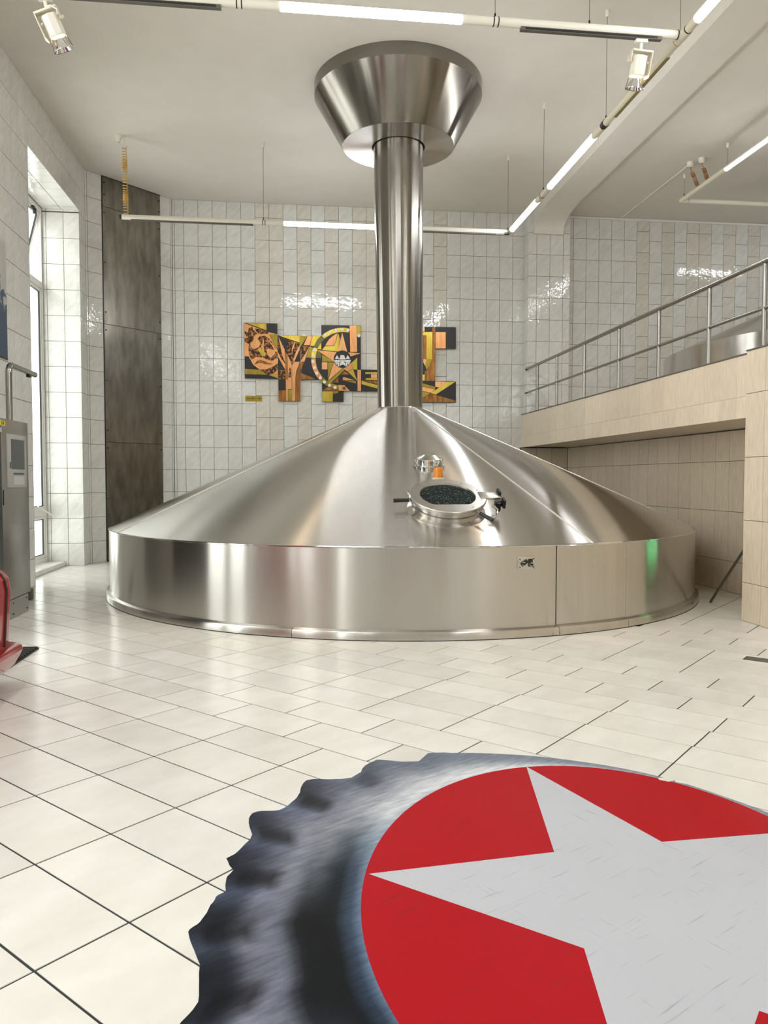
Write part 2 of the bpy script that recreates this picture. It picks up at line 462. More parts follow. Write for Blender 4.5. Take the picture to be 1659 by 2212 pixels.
MURAL_PLATES=[('c1',[(-0.869,4.264),(-0.427,4.107),(-0.276,4.075),(-0.422,4.066),(-0.341,3.912),(-0.262,3.772),(-0.262,3.335),(-0.394,3.332),(-0.595,3.421),(-0.713,3.511),(-0.794,3.66),(-0.869,3.661)]),('b1',[(-0.826,4.264),(-0.465,4.265),(-0.466,4.14)]),('o1',[(-0.418,4.066),(-0.269,4.07),(-0.265,3.794),(-0.336,3.917)]),('o1',[(-0.861,3.43),(-0.595,3.419),(-0.459,3.331),(-0.86,3.334)]),('b1',[(-0.436,3.327),(-0.261,3.33),(-0.26,3.265),(-0.321,3.288)]),('d2',[(-0.788,3.875),(-0.793,3.775),(-0.772,3.656),(-0.74,3.602),(-0.649,3.654),(-0.539,3.642),(-0.448,3.598),(-0.356,3.591),(-0.264,3.638),(-0.266,3.73),(-0.327,3.867),(-0.409,3.984),(-0.5,4.042),(-0.591,4.026),(-0.665,3.942),(-0.688,3.822),(-0.702,3.786),(-0.748,3.83),(-0.77,3.903)]),('d2',[(-0.595,3.425),(-0.467,3.428),(-0.348,3.48),(-0.263,3.542),(-0.264,3.427),(-0.33,3.361),(-0.422,3.332),(-0.513,3.367)]),('d2',[(-0.809,4.094),(-0.786,4.168),(-0.722,4.201),(-0.709,4.142),(-0.664,4.106),(-0.619,4.071),(-0.682,4.051),(-0.701,3.987),(-0.697,3.959),(-0.784,3.884),(-0.865,3.928),(-0.866,3.992),(-0.828,3.993),(-0.792,4.012),(-0.819,4.048)]),('d2',[(-0.686,4.17),(-0.554,4.155),(-0.436,4.107),(-0.408,4.085),(-0.591,4.067),(-0.646,4.107)]),('d2',[(-0.864,4.129),(-0.819,4.085),(-0.801,4.012),(-0.837,4.02),(-0.862,4.075)]),('c3',[(-0.674,3.896),(-0.637,3.988),(-0.592,3.934),(-0.576,3.871),(-0.62,3.824),(-0.689,3.79)]),('b3',[(-0.629,3.787),(-0.584,3.834),(-0.529,3.762),(-0.475,3.726),(-0.502,3.666),(-0.566,3.697)]),('c3',[(-0.474,3.79),(-0.428,3.814),(-0.374,3.783),(-0.309,3.794),(-0.314,3.711),(-0.393,3.636),(-0.447,3.69)]),('c3',[(-0.537,4.018),(-0.51,3.945),(-0.52,3.844),(-0.506,3.744),(-0.52,3.739),(-0.556,3.807),(-0.57,3.834),(-0.533,3.926)]),('c3',[(-0.473,4.006),(-0.4,3.938),(-0.337,3.857),(-0.277,3.757),(-0.3,3.748),(-0.373,3.875)]),('c3',[(-0.501,3.9),(-0.455,3.896),(-0.423,3.929),(-0.417,3.922),(-0.454,3.884),(-0.496,3.891)]),('n3',[(-0.686,3.511),(-0.649,3.576),(-0.576,3.6),(-0.485,3.57),(-0.393,3.535),(-0.338,3.536),(-0.412,3.516),(-0.485,3.519),(-0.567,3.545),(-0.631,3.535)]),('b1',[(-0.248,4.054),(0.138,4.058),(0.138,3.932),(-0.088,3.998)]),('c1',[(-0.253,4.033),(-0.135,3.797),(-0.131,3.567),(-0.181,3.695),(-0.224,3.915)]),('d1',[(-0.259,3.969),(-0.226,3.915),(-0.19,3.732),(-0.141,3.558),(-0.2,3.621),(-0.26,3.767)]),('c1',[(-0.258,3.749),(-0.132,3.53),(-0.127,3.429),(-0.259,3.666)]),('d1',[(-0.093,3.991),(-0.005,3.956),(0.135,3.921),(0.137,3.886),(0.03,3.579),(-0.012,3.523),(-0.034,3.606),(-0.089,3.706)]),('c2',[(0.045,3.939),(0.064,3.935),(0.012,3.791),(-0.004,3.717),(-0.006,3.809)]),('c2',[(0.137,3.886),(0.14,3.803),(0.035,3.57),(0.016,3.607),(0.063,3.737)]),('n1',[(-0.13,3.76),(-0.089,3.706),(-0.087,3.254),(-0.124,3.254)]),('c1',[(-0.085,3.697),(-0.025,3.578),(-0.009,3.505),(-0.009,3.071),(-0.081,3.07),(-0.08,3.421)]),('c1',[(0.035,3.575),(0.139,3.577),(0.071,3.395),(0.058,3.266),(0.056,2.854),(-0.001,2.853),(-0.003,3.514)]),('d1',[(-0.251,3.418),(-0.129,3.42),(-0.126,3.254),(-0.25,3.252)]),('n1',[(-0.248,3.044),(-0.122,3.051),(-0.121,2.852),(-0.248,2.85)]),('c1',[(-0.119,3.249),(-0.082,3.25),(-0.077,2.853),(-0.117,2.852)]),('o1',[(-0.074,3.061),(-0.005,3.062),(-0.003,2.853),(-0.073,2.853)]),('n1',[(0.077,3.396),(0.139,3.572),(0.147,2.855),(0.064,2.854),(0.062,3.248)]),('d3',[(-0.044,3.495),(-0.021,3.431),(-0.017,3.283),(-0.073,3.282),(-0.063,3.393)]),('o1',[(0.145,4.056),(0.281,4.055),(0.144,3.835)]),('c1',[(0.286,4.055),(0.369,4.052),(0.322,3.889),(0.216,3.887)]),('d1',[(0.216,3.882),(0.313,3.871),(0.159,3.619),(0.146,3.628),(0.145,3.812)]),('c1',[(0.322,3.871),(0.224,3.581),(0.148,3.581),(0.252,3.74)]),('n1',[(0.148,3.574),(0.222,3.575),(0.153,3.397)]),('n1',[(0.154,3.369),(0.399,3.285),(0.413,3.255),(0.154,3.255)]),('b1',[(0.376,4.055),(0.533,4.059),(0.462,3.987),(0.404,3.871),(0.332,3.879)]),('o1',[(0.328,3.869),(0.384,3.837),(0.35,3.658),(0.257,3.66)]),('g1',[(0.445,3.814),(0.536,3.8),(0.538,3.656),(0.43,3.656),(0.437,3.748)]),('b1',[(0.533,3.964),(0.536,3.812),(0.47,3.819),(0.495,3.897)]),('b2',[(1.051,4.129),(1.004,4.138),(0.955,4.141),(0.906,4.14),(0.858,4.134),(0.81,4.124),(0.764,4.109),(0.719,4.089),(0.676,4.066),(0.635,4.038),(0.598,4.007),(0.544,4.065),(0.588,4.101),(0.635,4.133),(0.685,4.161),(0.737,4.183),(0.791,4.201),(0.846,4.213),(0.902,4.22),(0.959,4.221),(1.015,4.217),(1.071,4.207)]),('g2',[(0.591,4.001),(0.562,3.971),(0.535,3.939),(0.511,3.904),(0.49,3.868),(0.473,3.831),(0.399,3.86),(0.42,3.904),(0.444,3.946),(0.472,3.986),(0.503,4.023),(0.537,4.058)]),('b2',[(0.469,3.823),(0.457,3.788),(0.447,3.753),(0.439,3.718),(0.435,3.682),(0.433,3.646),(0.353,3.646),(0.355,3.688),(0.361,3.729),(0.369,3.771),(0.381,3.811),(0.395,3.851)]),('c2',[(0.433,3.637),(0.435,3.591),(0.441,3.545),(0.452,3.5),(0.466,3.457),(0.485,3.415),(0.508,3.375),(0.535,3.338),(0.565,3.303),(0.506,3.247),(0.471,3.288),(0.44,3.331),(0.414,3.378),(0.392,3.426),(0.375,3.477),(0.362,3.529),(0.355,3.582),(0.353,3.636)]),('o2',[(0.571,3.296),(0.601,3.269),(0.633,3.243),(0.667,3.221),(0.703,3.201),(0.74,3.185),(0.779,3.171),(0.819,3.161),(0.859,3.154),(0.848,3.075),(0.801,3.083),(0.754,3.095),(0.709,3.11),(0.666,3.129),(0.624,3.152),(0.585,3.178),(0.547,3.208),(0.513,3.24)]),('b2',[(1.231,4.048),(1.212,4.061),(1.193,4.073),(1.173,4.085),(1.212,4.156),(1.235,4.143),(1.258,4.129),(1.28,4.113)]),('c2',[(1.068,4.262),(1.196,4.265),(1.205,3.778),(1.077,3.775)]),('b1',[(1.201,4.265),(1.272,4.264),(1.272,4.12),(1.205,4.147)]),('c2',[(0.845,4.12),(0.777,3.887),(0.613,3.887),(0.677,3.992),(0.76,4.071)]),('b1',[(0.856,4.115),(0.885,3.996),(0.839,3.781),(0.561,3.8),(0.559,3.816),(0.611,3.875),(0.781,3.879)]),('o1',[(0.55,3.718),(0.776,3.592),(0.554,3.588)]),('c1',[(0.55,3.576),(0.652,3.578),(0.651,3.448),(0.549,3.446)]),('o1',[(0.66,3.575),(0.763,3.577),(0.661,3.258)]),('b1',[(1.126,3.597),(1.205,3.673),(1.207,3.453),(1.136,3.452),(1.086,3.567)]),('c3',[(0.928,4.127),(1.024,3.764),(0.93,3.642),(0.836,3.76)]),('c3',[(0.466,3.794),(0.818,3.768),(0.93,3.642),(0.769,3.594)]),('c3',[(1.27,3.755),(0.93,3.642),(1.042,3.767)]),('c3',[(0.663,3.235),(0.769,3.573),(0.93,3.642),(0.93,3.473)]),('c3',[(0.942,3.469),(0.93,3.642),(1.086,3.567),(1.121,3.466),(1.025,3.415)]),('b3',[(1.027,3.411),(1.126,3.461),(1.205,3.244)]),('o2',[(0.93,3.465),(0.971,3.445),(0.717,3.193),(0.663,3.217)]),('n1',[(0.909,3.36),(0.967,3.418),(1.057,3.36)]),('n1',[(0.854,3.307),(0.854,3.207),(0.754,3.206)]),('c1',[(0.946,3.314),(1.157,3.255),(0.935,3.252)]),('o1',[(0.96,3.245),(1.182,3.24),(1.182,3.198)]),('c2',[(1.211,3.447),(1.278,3.447),(1.277,3.054),(1.214,3.054)]),('c2',[(0.858,3.16),(0.965,3.159),(1.073,3.052),(0.862,3.054)]),('n1',[(0.565,3.052),(0.65,3.124),(0.856,3.063),(0.856,3.056)]),('b1',[(0.554,3.039),(0.75,3.041),(0.751,2.851),(0.556,2.849)]),('o1',[(0.755,3.045),(0.856,3.043),(0.852,3.017),(0.758,2.991)]),('b1',[(1.36,3.407),(1.663,3.409),(1.663,3.376),(1.36,3.373)]),('c1',[(1.466,3.369),(1.578,3.371),(1.578,3.303),(1.469,3.302)]),('b1',[(1.367,3.297),(1.663,3.298),(1.663,3.268),(1.368,3.265)]),('n1',[(1.291,3.255),(1.663,3.253),(1.663,3.17)]),('b1',[(1.286,3.245),(1.663,3.151),(1.663,3.087),(1.29,3.183)]),('c1',[(2.372,4.268),(2.481,4.271),(2.482,4.187),(2.372,4.184)]),('n1',[(2.631,4.273),(2.683,4.272),(2.685,3.264),(2.49,3.267),(2.486,3.439),(2.532,3.462),(2.631,3.662)]),('b1',[(2.372,4.177),(2.628,4.181),(2.629,3.67),(2.52,3.668),(2.519,4.116),(2.372,4.114)]),('n1',[(2.372,4.111),(2.517,4.114),(2.518,3.674),(2.373,3.672)]),('c1',[(2.461,3.67),(2.517,3.671),(2.517,3.612),(2.49,3.551),(2.459,3.611)]),('o1',[(2.52,3.666),(2.629,3.668),(2.53,3.468),(2.494,3.545)]),('c1',[(2.692,4.181),(2.886,4.186),(2.887,3.88),(2.693,3.876)]),('b3',[(2.374,3.377),(2.487,3.379),(2.484,3.266),(2.374,3.265)]),('o1',[(2.374,3.234),(2.687,3.155),(2.685,3.105),(2.375,3.165)]),('c1',[(2.375,3.161),(2.687,3.101),(2.613,3.043),(2.375,3.088)]),('o1',[(2.375,3.083),(2.595,3.035),(2.459,2.946),(2.375,2.945)]),('c1',[(2.689,3.252),(2.929,3.25),(2.763,3.141),(2.689,3.157)]),('b2',[(2.931,3.25),(3.073,3.252),(2.702,3.01),(2.604,3.035)]),('n1',[(2.595,3.028),(3.082,2.9),(3.082,2.867),(2.459,2.86),(2.459,2.936)])]
MURAL_DOTS=[(0.609,4.078),(0.705,4.138),(0.816,4.173),(0.927,4.185),(1.035,4.176),(1.239,4.081),(0.41,3.801),(0.387,3.694),(0.384,3.587),(0.409,3.474),(0.452,3.374),(0.518,3.286),(0.593,3.212),(0.689,3.151),(0.793,3.114)]
CASTLE=[[(0.789,3.64),(0.83,3.711),(0.872,3.641)],[(0.988,3.644),(1.03,3.715),(1.074,3.645)],[(0.872,3.631),(0.897,3.712),(0.961,3.713),(0.988,3.634)],[(0.776,3.625),(0.793,3.625),(0.793,3.615),(0.809,3.615),(0.809,3.625),(0.838,3.626),(0.838,3.616),(0.855,3.616),(0.855,3.626),(0.874,3.627),(0.874,3.585),(0.783,3.584)],[(0.988,3.629),(1.005,3.629),(1.005,3.619),(1.021,3.619),(1.021,3.629),(1.051,3.63),(1.051,3.62),(1.067,3.62),(1.067,3.63),(1.086,3.631),(1.079,3.589),(0.988,3.587)],[(0.793,3.577),(0.867,3.579),(0.867,3.501),(0.839,3.513),(0.839,3.562),(0.826,3.562),(0.826,3.525),(0.806,3.549)],[(0.996,3.581),(1.074,3.582),(1.055,3.554),(1.038,3.529),(1.038,3.566),(1.024,3.566),(1.024,3.516),(0.996,3.503)],[(0.88,3.62),(0.984,3.622),(0.984,3.586),(0.969,3.585),(0.969,3.61),(0.961,3.61),(0.961,3.573),(0.984,3.569),(0.988,3.499),(0.975,3.519),(0.95,3.536),(0.917,3.535),(0.892,3.518),(0.88,3.497),(0.88,3.571),(0.905,3.572),(0.905,3.609),(0.895,3.609),(0.895,3.576),(0.88,3.576)]]
CREST=[(0.93,3.638),(1.092,3.641)]
BOLT=[(0.96,3.101)]
CAP_EDGE = [(1.99, 2.982), (1.893, 3.165), (1.683, 3.45), (1.413, 3.645), (1.096, 3.78), (0.805, 3.834), (0.771, 3.845), (0.687, 3.848), (0.653, 3.792), (0.62, 3.738), (0.535, 3.742), (0.473, 3.768), (0.416, 3.787), (0.377, 3.747), (0.352, 3.719), (0.332, 3.679), (0.321, 3.632), (0.271, 3.569), (0.227, 3.557), (0.162, 3.559), (0.093, 3.573), (0.058, 3.56), (0.043, 3.529), (0.031, 3.476), (0.027, 3.424), (0.01, 3.361), (-0.03, 3.283), (-0.059, 3.249), (-0.088, 3.243), (-0.147, 3.25), (-0.175, 3.231), (-0.186, 3.192), (-0.185, 3.14), (-0.177, 3.088), (-0.165, 3.034), (-0.172, 2.991), (-0.188, 2.958), (-0.206, 2.912), (-0.221, 2.881), (-0.252, 2.849), (-0.244, 2.831), (-0.232, 2.785), (-0.217, 2.766), (-0.224, 2.744), (-0.238, 2.714), (-0.238, 2.66), (-0.233, 2.617), (-0.244, 2.607), (-0.262, 2.594), (-0.267, 2.558), (-0.276, 2.539), (-0.283, 2.493), (-0.301, 2.435), (-0.324, 2.41), (-0.33, 2.396), (-0.319, 2.351), (-0.297, 2.29), (-0.273, 2.221), (-0.272, 2.189), (-0.267, 2.148), (-0.26, 2.088), (-0.259, 2.06), (-0.271, 2.025), (-0.297, 1.981)]
STAR = [(1.131, 3.604), (.975, 2.752), (.264, 2.674), (.863, 2.165), (.69, 1.276), (1.222, 1.849), (1.80, 1.39), (1.569, 2.229), (2.02, 2.806), (1.418, 2.782)]
CHIPS = [[(1.705, 3.395), (1.75, 3.385), (1.765, 3.355), (1.735, 3.345), (1.70, 3.37)], [(1.77, 3.36), (1.81, 3.335), (1.80, 3.315), (1.765, 3.335)]]
CARZ = (.815, 0, .285, .125)
# ---- more materials
M['copper'] = streaked('polished_copper', (0.62, 0.28, 0.11), (0.78, 0.40, 0.17), 0.30, 9.0, (3, 1, .6), tone=0.08, metal=0.75, rand=True)
M['copper_dark'] = streaked('darkened_copper', (0.16, 0.06, 0.015), (0.42, 0.19, 0.05), 0.35, 7.0, (3, 1, .5), tone=0.1, metal=0.75)
M['copper_etched'] = streaked('etched_copper', (0.045, 0.018, 0.008), (0.50, 0.24, 0.09), 0.4, 24.0, (1, 1, 1), tone=0.0, metal=0.6, contrast=(0.46, 0.68))
M['brass'] = streaked('polished_brass', (0.42, 0.30, 0.035), (0.58, 0.44, 0.075), 0.26, 5.0, (2, 1, .6), tone=0.08, metal=0.8)
M['brass_dark'] = streaked('dull_brass', (0.26, 0.19, 0.02), (0.38, 0.28, 0.04), 0.34, 5.0, (2, 1, .6), tone=0.1, metal=0.7)
M['brass_green'] = streaked('green_dark_brass', (0.09, 0.085, 0.03), (0.16, 0.145, 0.055), 0.3, 5.0, (2, 1, .6), tone=0.05, metal=0.6)
M['board_black'] = plain('black_board', (0.008, 0.006, 0.006), 0.35)
M['stud'] = plain('white_stud', (0.75, 0.74, 0.72), 0.35)
M['label_pale'] = plain('pale_label', (0.55, 0.56, 0.52), 0.5)
def _cap():
    s = NT('bottle_cap_print')
    at = s.n('ShaderNodeAttribute')
    at.attribute_name = 'print'
    tc = s.n('ShaderNodeTexCoord')
    mp = s.n('ShaderNodeMapping')
    mp.vector_type = 'TEXTURE'
    mp.inputs['Rotation'].default_value = (0, 0, .55)
    mp.inputs['Scale'].default_value = (1/2.5, 1/16, 1)
    s.l(tc.outputs['Object'], mp.inputs['Vector'])
    nz = s.n('ShaderNodeTexNoise', Scale=3.0, Detail=8.0, Roughness=0.7)
    s.l(mp.outputs[0], nz.inputs['Vector'])
    mr = s.n('ShaderNodeMapRange')
    mr.inputs['From Min'].default_value, mr.inputs['From Max'].default_value = .25, .75
    mr.inputs['To Min'].default_value, mr.inputs['To Max'].default_value = .55, 1.40
    s.l(nz.outputs['Fac'], mr.inputs['Value'])
    vm = s.n('ShaderNodeVectorMath', operation='SCALE')
    s.l(at.outputs['Color'], vm.inputs[0])
    s.l(mr.outputs[0], vm.inputs['Scale'])
    s.l(vm.outputs[0], s.b.inputs['Base Color'])
    s.set(Roughness=0.42, Specular_IOR_Level=.08)
    return s.m
M['cap_print'] = _cap()
def scuffed(name, base, scuff, rough):
    """printed vinyl with short scuffs and specks"""
    s = NT(name)
    tc = s.n('ShaderNodeTexCoord')
    fac = None
    for rot, sc, lo in ((.5, (1.6, 30, 1), .63), (-1.1, (2.0, 34, 1), .65), (1.3, (26, 26, 1), .70)):
        mp = s.n('ShaderNodeMapping')
        mp.vector_type = 'TEXTURE'
        mp.inputs['Rotation'].default_value = (0, 0, rot)
        mp.inputs['Scale'].default_value = tuple(1/k for k in sc)
        s.l(tc.outputs['Object'], mp.inputs['Vector'])
        nz = s.n('ShaderNodeTexNoise', Scale=2.2, Detail=3.0, Roughness=0.5)
        s.l(mp.outputs[0], nz.inputs['Vector'])
        mr = s.n('ShaderNodeMapRange')
        mr.inputs['From Min'].default_value, mr.inputs['From Max'].default_value = lo, lo+.10
        mr.inputs['To Max'].default_value = .55
        s.l(nz.outputs['Fac'], mr.inputs['Value'])
        if fac is None: fac = mr.outputs[0]
        else:
            mm = s.n('ShaderNodeMath', operation='MAXIMUM')
            s.l(fac, mm.inputs[0]); s.l(mr.outputs[0], mm.inputs[1])
            fac = mm.outputs[0]
    n3 = s.n('ShaderNodeTexNoise', Scale=2.5, Detail=4.0)
    s.l(tc.outputs['Object'], n3.inputs['Vector'])
    m0 = s.n('ShaderNodeMix'); m0.data_type = 'RGBA'
    m0.inputs[6].default_value = (*[v*.94 for v in base], 1)
    m0.inputs[7].default_value = (*[min(1, v*1.05) for v in base], 1)
    s.l(n3.outputs['Fac'], m0.inputs[0])
    mx = s.n('ShaderNodeMix'); mx.data_type = 'RGBA'
    s.l(fac, mx.inputs[0]); s.l(m0.outputs[2], mx.inputs[6])
    mx.inputs[7].default_value = (*scuff, 1)
    s.l(mx.outputs[2], s.b.inputs['Base Color'])
    s.set(Roughness=rough, Specular_IOR_Level=.06)
    return s.m
M['print_red'] = scuffed('red_print', (0.40, 0.006, 0.012), (0.16, 0.02, 0.02), 0.42)
M['print_white'] = scuffed('pale_print', (0.50, 0.515, 0.56), (0.24, 0.24, 0.245), 0.42)
def _splash():
    s = NT('splash_print')
    tc = s.n('ShaderNodeTexCoord')
    sp = s.n('ShaderNodeSeparateXYZ')
    s.l(tc.outputs['Object'], sp.inputs[0])
    nz = s.n('ShaderNodeTexNoise', Scale=9.0, Detail=5.0, Roughness=0.6, Distortion=0.8)
    s.l(tc.outputs['Object'], nz.inputs['Vector'])
    a = s.n('ShaderNodeMath', operation='MULTIPLY_ADD')
    s.l(sp.outputs[2], a.inputs[0]); a.inputs[1].default_value = -.75; a.inputs[2].default_value = -.02
    b = s.n('ShaderNodeMath', operation='ADD')
    s.l(a.outputs[0], b.inputs[0]); s.l(nz.outputs['Fac'], b.inputs[1])
    cr = s.n('ShaderNodeValToRGB')
    cr.color_ramp.elements[0].position, cr.color_ramp.elements[1].position = .40, .48
    cr.color_ramp.elements[0].color = (.50, .49, .47, 1)
    cr.color_ramp.elements[1].color = (.035, .07, .13, 1)
    s.l(b.outputs[0], cr.inputs['Fac'])
    s.l(cr.outputs['Color'], s.b.inputs['Base Color'])
    s.set(Roughness=.45)
    return s.m
M['splash'] = _splash()
def _port():
    s = NT('dark_porthole_glass')
    tc = s.n('ShaderNodeTexCoord')
    v = s.n('ShaderNodeTexVoronoi', Scale=48.0)
    s.l(tc.outputs['Object'], v.inputs['Vector'])
    mr = s.n('ShaderNodeMapRange')
    mr.inputs['From Min'].default_value, mr.inputs['From Max'].default_value = .28, .18
    mr.inputs['To Max'].default_value = .6
    s.l(v.outputs['Distance'], mr.inputs['Value'])
    mx = s.n('ShaderNodeMix'); mx.data_type = 'RGBA'
    s.l(mr.outputs[0], mx.inputs[0])
    mx.inputs[6].default_value = (.005, .012, .013, 1); mx.inputs[7].default_value = (.22, .27, .27, 1)
    s.l(mx.outputs[2], s.b.inputs['Base Color'])
    s.set(Roughness=.1, Specular_IOR_Level=.10)
    return s.m
M['port'] = _port()
# ------------------------------------------------------------------ the hall: floor
s2 = math.sqrt(0.5)
flo = struct('floor', G().box(XL-0.6, RX, RY-0.3, BY+0.4, -0.15, -0.003), 'floor_grout')
KC = Vector((1.436, 10.266))
fl_rects = []
A0, DA, B0, DB = 1.376, 0.3093, 2.115, 0.594
PH = {5: .5, 7: .46, 8: .46, 9: .45, 10: .43, 11: -.08, 12: .41, 13: -.09, 14: .38, 15: .38, 16: .38, 17: -.16, 18: .33, 19: -.17, 20: .33, 21: .33, 22: .33}
for k in range(-16, 32):
    ph = PH.get(k, 0.0 if k < 11 else .33)
    for j in range(-22, 26):
        u0, v0 = A0+DA*k, B0+DB*(j+ph)
        uc, vc = u0+DA/2, v0+DB/2
        x, y = s2*(uc-vc), s2*(uc+vc)
        if x < XL-0.75 or (x < XL-.2 and not 10.2 < y < 13.2) or y < RY or y > BY-0.1 or x > 5.6: continue
        if x > 4.85 and y < 7.0: continue
        if (Vector((x, y))-KC).length < 3.45: continue
        fl_rects.append((u0, u0+DA, v0, v0+DB, 'tile_floor'))
def _fp(r):
    u, v = (r[0]+r[1])/2, (r[2]+r[3])/2
    p = (s2*(u-v), s2*(u+v), 0)
    return (0 if in_view(p, 120) else 1, Vector(p).length)
tiles(flo, (0, 0, 0), (s2, s2, 0), (-s2, s2, 0), fl_rects, gap=0.0085, gapv=0.0085, cap=298, prio=_fp, bev=.0007)

# ------------------------------------------------------------------ ceiling, beam, pillar
struct('ceiling', G().box(XL-0.6, RX+0.3, RY-0.3, BY+0.4, ZC, ZC+0.2), 'ceiling')
bx0, bx1 = 4.515, 5.075
prof = [(14.236, ZC), (RY, ZC), (RY, 6.315), (13.36, 6.315)]
for i in range(1, 13):
    t = i/12*PI/2
    prof.append((13.36+0.80*math.sin(t)*1.0, 6.075+0.24*math.cos(t)))
prof += [(14.16, 6.0), (14.236, 6.0)]
bm_ = G().prism(prof, (bx0, 0, 0), Y3, Z3, bx1-bx0)
struct('beam', bm_, 'ceiling')

ROWZ = [6.042-0.4056*i for i in range(0, 16)]
def rows(shift=0.0, zmin=0.0, zmax=ZC):
    zs = [zmax]+[z+shift for z in ROWZ if zmin+0.01 < z+shift < zmax-0.01]+[zmin]
    return [(zs[i+1], zs[i]) for i in range(len(zs)-1)]
# back wall, left of the pillar
wb = struct('wall_back', G().box(-2.2, 4.6, BY+0.0035, BY+0.35, 0, ZC), 'grout')
R_ = []
xs = [-2.147, -2.107, -1.945]+[-1.945+0.2557*i for i in range(1, 26)]
shifted = {5, 6, 8, 10, 12, 13, 15, 16, 18}
for i in range(len(xs)-1):
    k = i-2
    m = 'tile_beige' if k in shifted else 'tile_white'
    for z0, z1 in rows(0.152 if k in shifted else 0.0):
        R_.append((xs[i], xs[i+1], z0, z1, m))
def _bp(r):
    zc, xc = (r[2]+r[3])/2, (r[0]+r[1])/2
    zlim = 2.6-0.32*abs(xc-1.45) if xc < 1.45 else 2.4-0.1*(xc-1.45)
    return (0 if zc > zlim-0.1 else 1, -zc)
tiles(wb, (0, BY, 0), X3, Z3, R_, prio=_bp, cap=299)
# back wall, right of the pillar (above the gallery)
wr = struct('wall_gallery_back', G().box(5.0, RX+0.3, BY+0.0035, BY+0.35, 2.0, ZC), 'grout')
xs = [5.235, 5.392]+[5.392+0.2557*i for i in range(1, 29)]
sh2 = {5, 7, 9, 10, 12, 14, 16, 17}
R_ = []
for i in range(len(xs)-1):
    k = i-1
    m = 'tile_beige' if k in sh2 else 'tile_white'
    for z0, z1 in rows(0.18 if k in sh2 else 0.0, 2.64, ZC-0.035):
        R_.append((xs[i], xs[i+1], z0, z1, m))
tiles(wr, (0, BY, 0), X3, Z3, R_, prio=lambda r: (0 if r[0] < 9.6 else 1, -r[2]), cap=280)
tr = G().bbox(5.24, RX, BY-0.03, BY, ZC-0.045, ZC-0.003, 0.008)
struct('trim_1', tr, 'white_paint')
# pillar
PY = 14.235
pl = struct('wall_pillar', G().box(4.4235, 5.2315, PY+0.0035, BY+0.1, 2.02, ZC), 'grout')
R_ = []
for a, b in ((4.42, 4.586), (4.586, 4.842), (4.842, 5.098), (5.098, 5.235)):
    for z0, z1 in rows(0.0, 2.6):
        R_.append((a, b, z0, z1, 'tile_white'))
tiles(pl, (0, PY, 0), X3, Z3, R_)
R_ = [(-BY, -PY, z0, z1, 'tile_white') for z0, z1 in rows(0.0, 2.03)]
tiles(pl, (4.42, 0, 0), -Y3, Z3, R_)
tiles(pl, (5.235, 0, 0), Y3, Z3, [(PY, BY, z0, z1, 'tile_white') for z0, z1 in rows(0.0, 2.6)])

# ------------------------------------------------------------------ left wall with window bays
wl = G()
seg = [BY+0.2]+[q for w in LWIN for q in (w[1], w[0])]+[RY]
for i in range(0, len(seg), 2):
    wl.box(XL-0.62, XL-0.0035, seg[i+1], seg[i], 0, ZC)
for a, b in LWIN:
    wl.box(XL-0.62, XL-0.0035, a, b, WZ1+0.0, ZC)
    wl.box(XL-0.62, XL-0.30, a, b, -0.1, 0.055)
wlo = struct('wall_left', wl, 'grout')
R_ = []
CY = 13.283
ys = [CY, CY-0.03]
while ys[-1] > 8.6: ys.append(ys[-1]-0.2557)
for i in range(len(ys)-1):
    for z0, z1 in rows():
        full = (-ys[i], -ys[i+1], z0, z1, 'tile_white')
        y0, y1 = ys[i+1], ys[i]
        wy0, wy1 = LWIN[0]
        if y1 <= wy0 or y0 >= wy1 or z0 >= WZ1-0.001:
            R_.append(full)
        else:
            R_ += cut([full], (-99, -wy1, -1, 99))+cut([full], (-wy0, 99, -1, 99))+cut([full], (-wy1, -wy0, WZ1, 99))
# U runs towards the camera, so that the tile face looks into the hall
R2 = [(-r[1], -r[0], r[2], r[3], r[4]) for r in R_]
tiles(wlo, (XL, 0, 0), Y3, Z3, R2, cap=299)
# plain glazed strip of the same wall, beside and behind the camera
g = G()
for y0, y1 in ((6.85, 8.55), (3.8, 5.25), (0.2, 1.6), (RY, -2.2)):
    g.box(XL-0.012, XL-0.001, y0, y1, 0, ZC)
for a, b in LWIN[1:]:
    g.box(XL-0.012, XL-0.001, a, b, WZ1, ZC)
g.obj('glazed_strip', 'tile_white', wlo)
# reveals
XW = -3.93
wy0, wy1 = LWIN[0]
R_ = []
for a, b in ((XW, -3.87), (-3.87, -3.605), (-3.605, XL)):
    for z0, z1 in rows(0.0, 0.0, WZ1-0.04)+[(WZ1-0.04, WZ1)]:
        R_.append((a, b, z0, z1, 'tile_white'))
tiles(wlo, (0, wy1-.0035, 0), X3, Z3, R_)
R_ = []
yy = wy0
while yy < wy1-0.05:
    R_.append((yy, min(yy+0.2557, wy1), XW, XW+0.30, 'tile_white'))
    R_.append((yy, min(yy+0.2557, wy1), XW+0.30, XL, 'tile_white'))
    yy += 0.2557
# soffit tiles look down: U = Y, V = X gives N = -Z
tiles(wlo, (0, 0, WZ1-0.004), Y3, X3, R_)
g = G()
g.box(XW-0.1, XL, wy0-0.012, wy0, 0, WZ1)
for a, b in LWIN[1:]:
    g.box(XW-0.1, XL, a-0.005, a+0.005, 0, WZ1).box(XW-0.1, XL, b-0.005, b+0.005, 0, WZ1)
g.obj('reveal', 'tile_white', wlo)
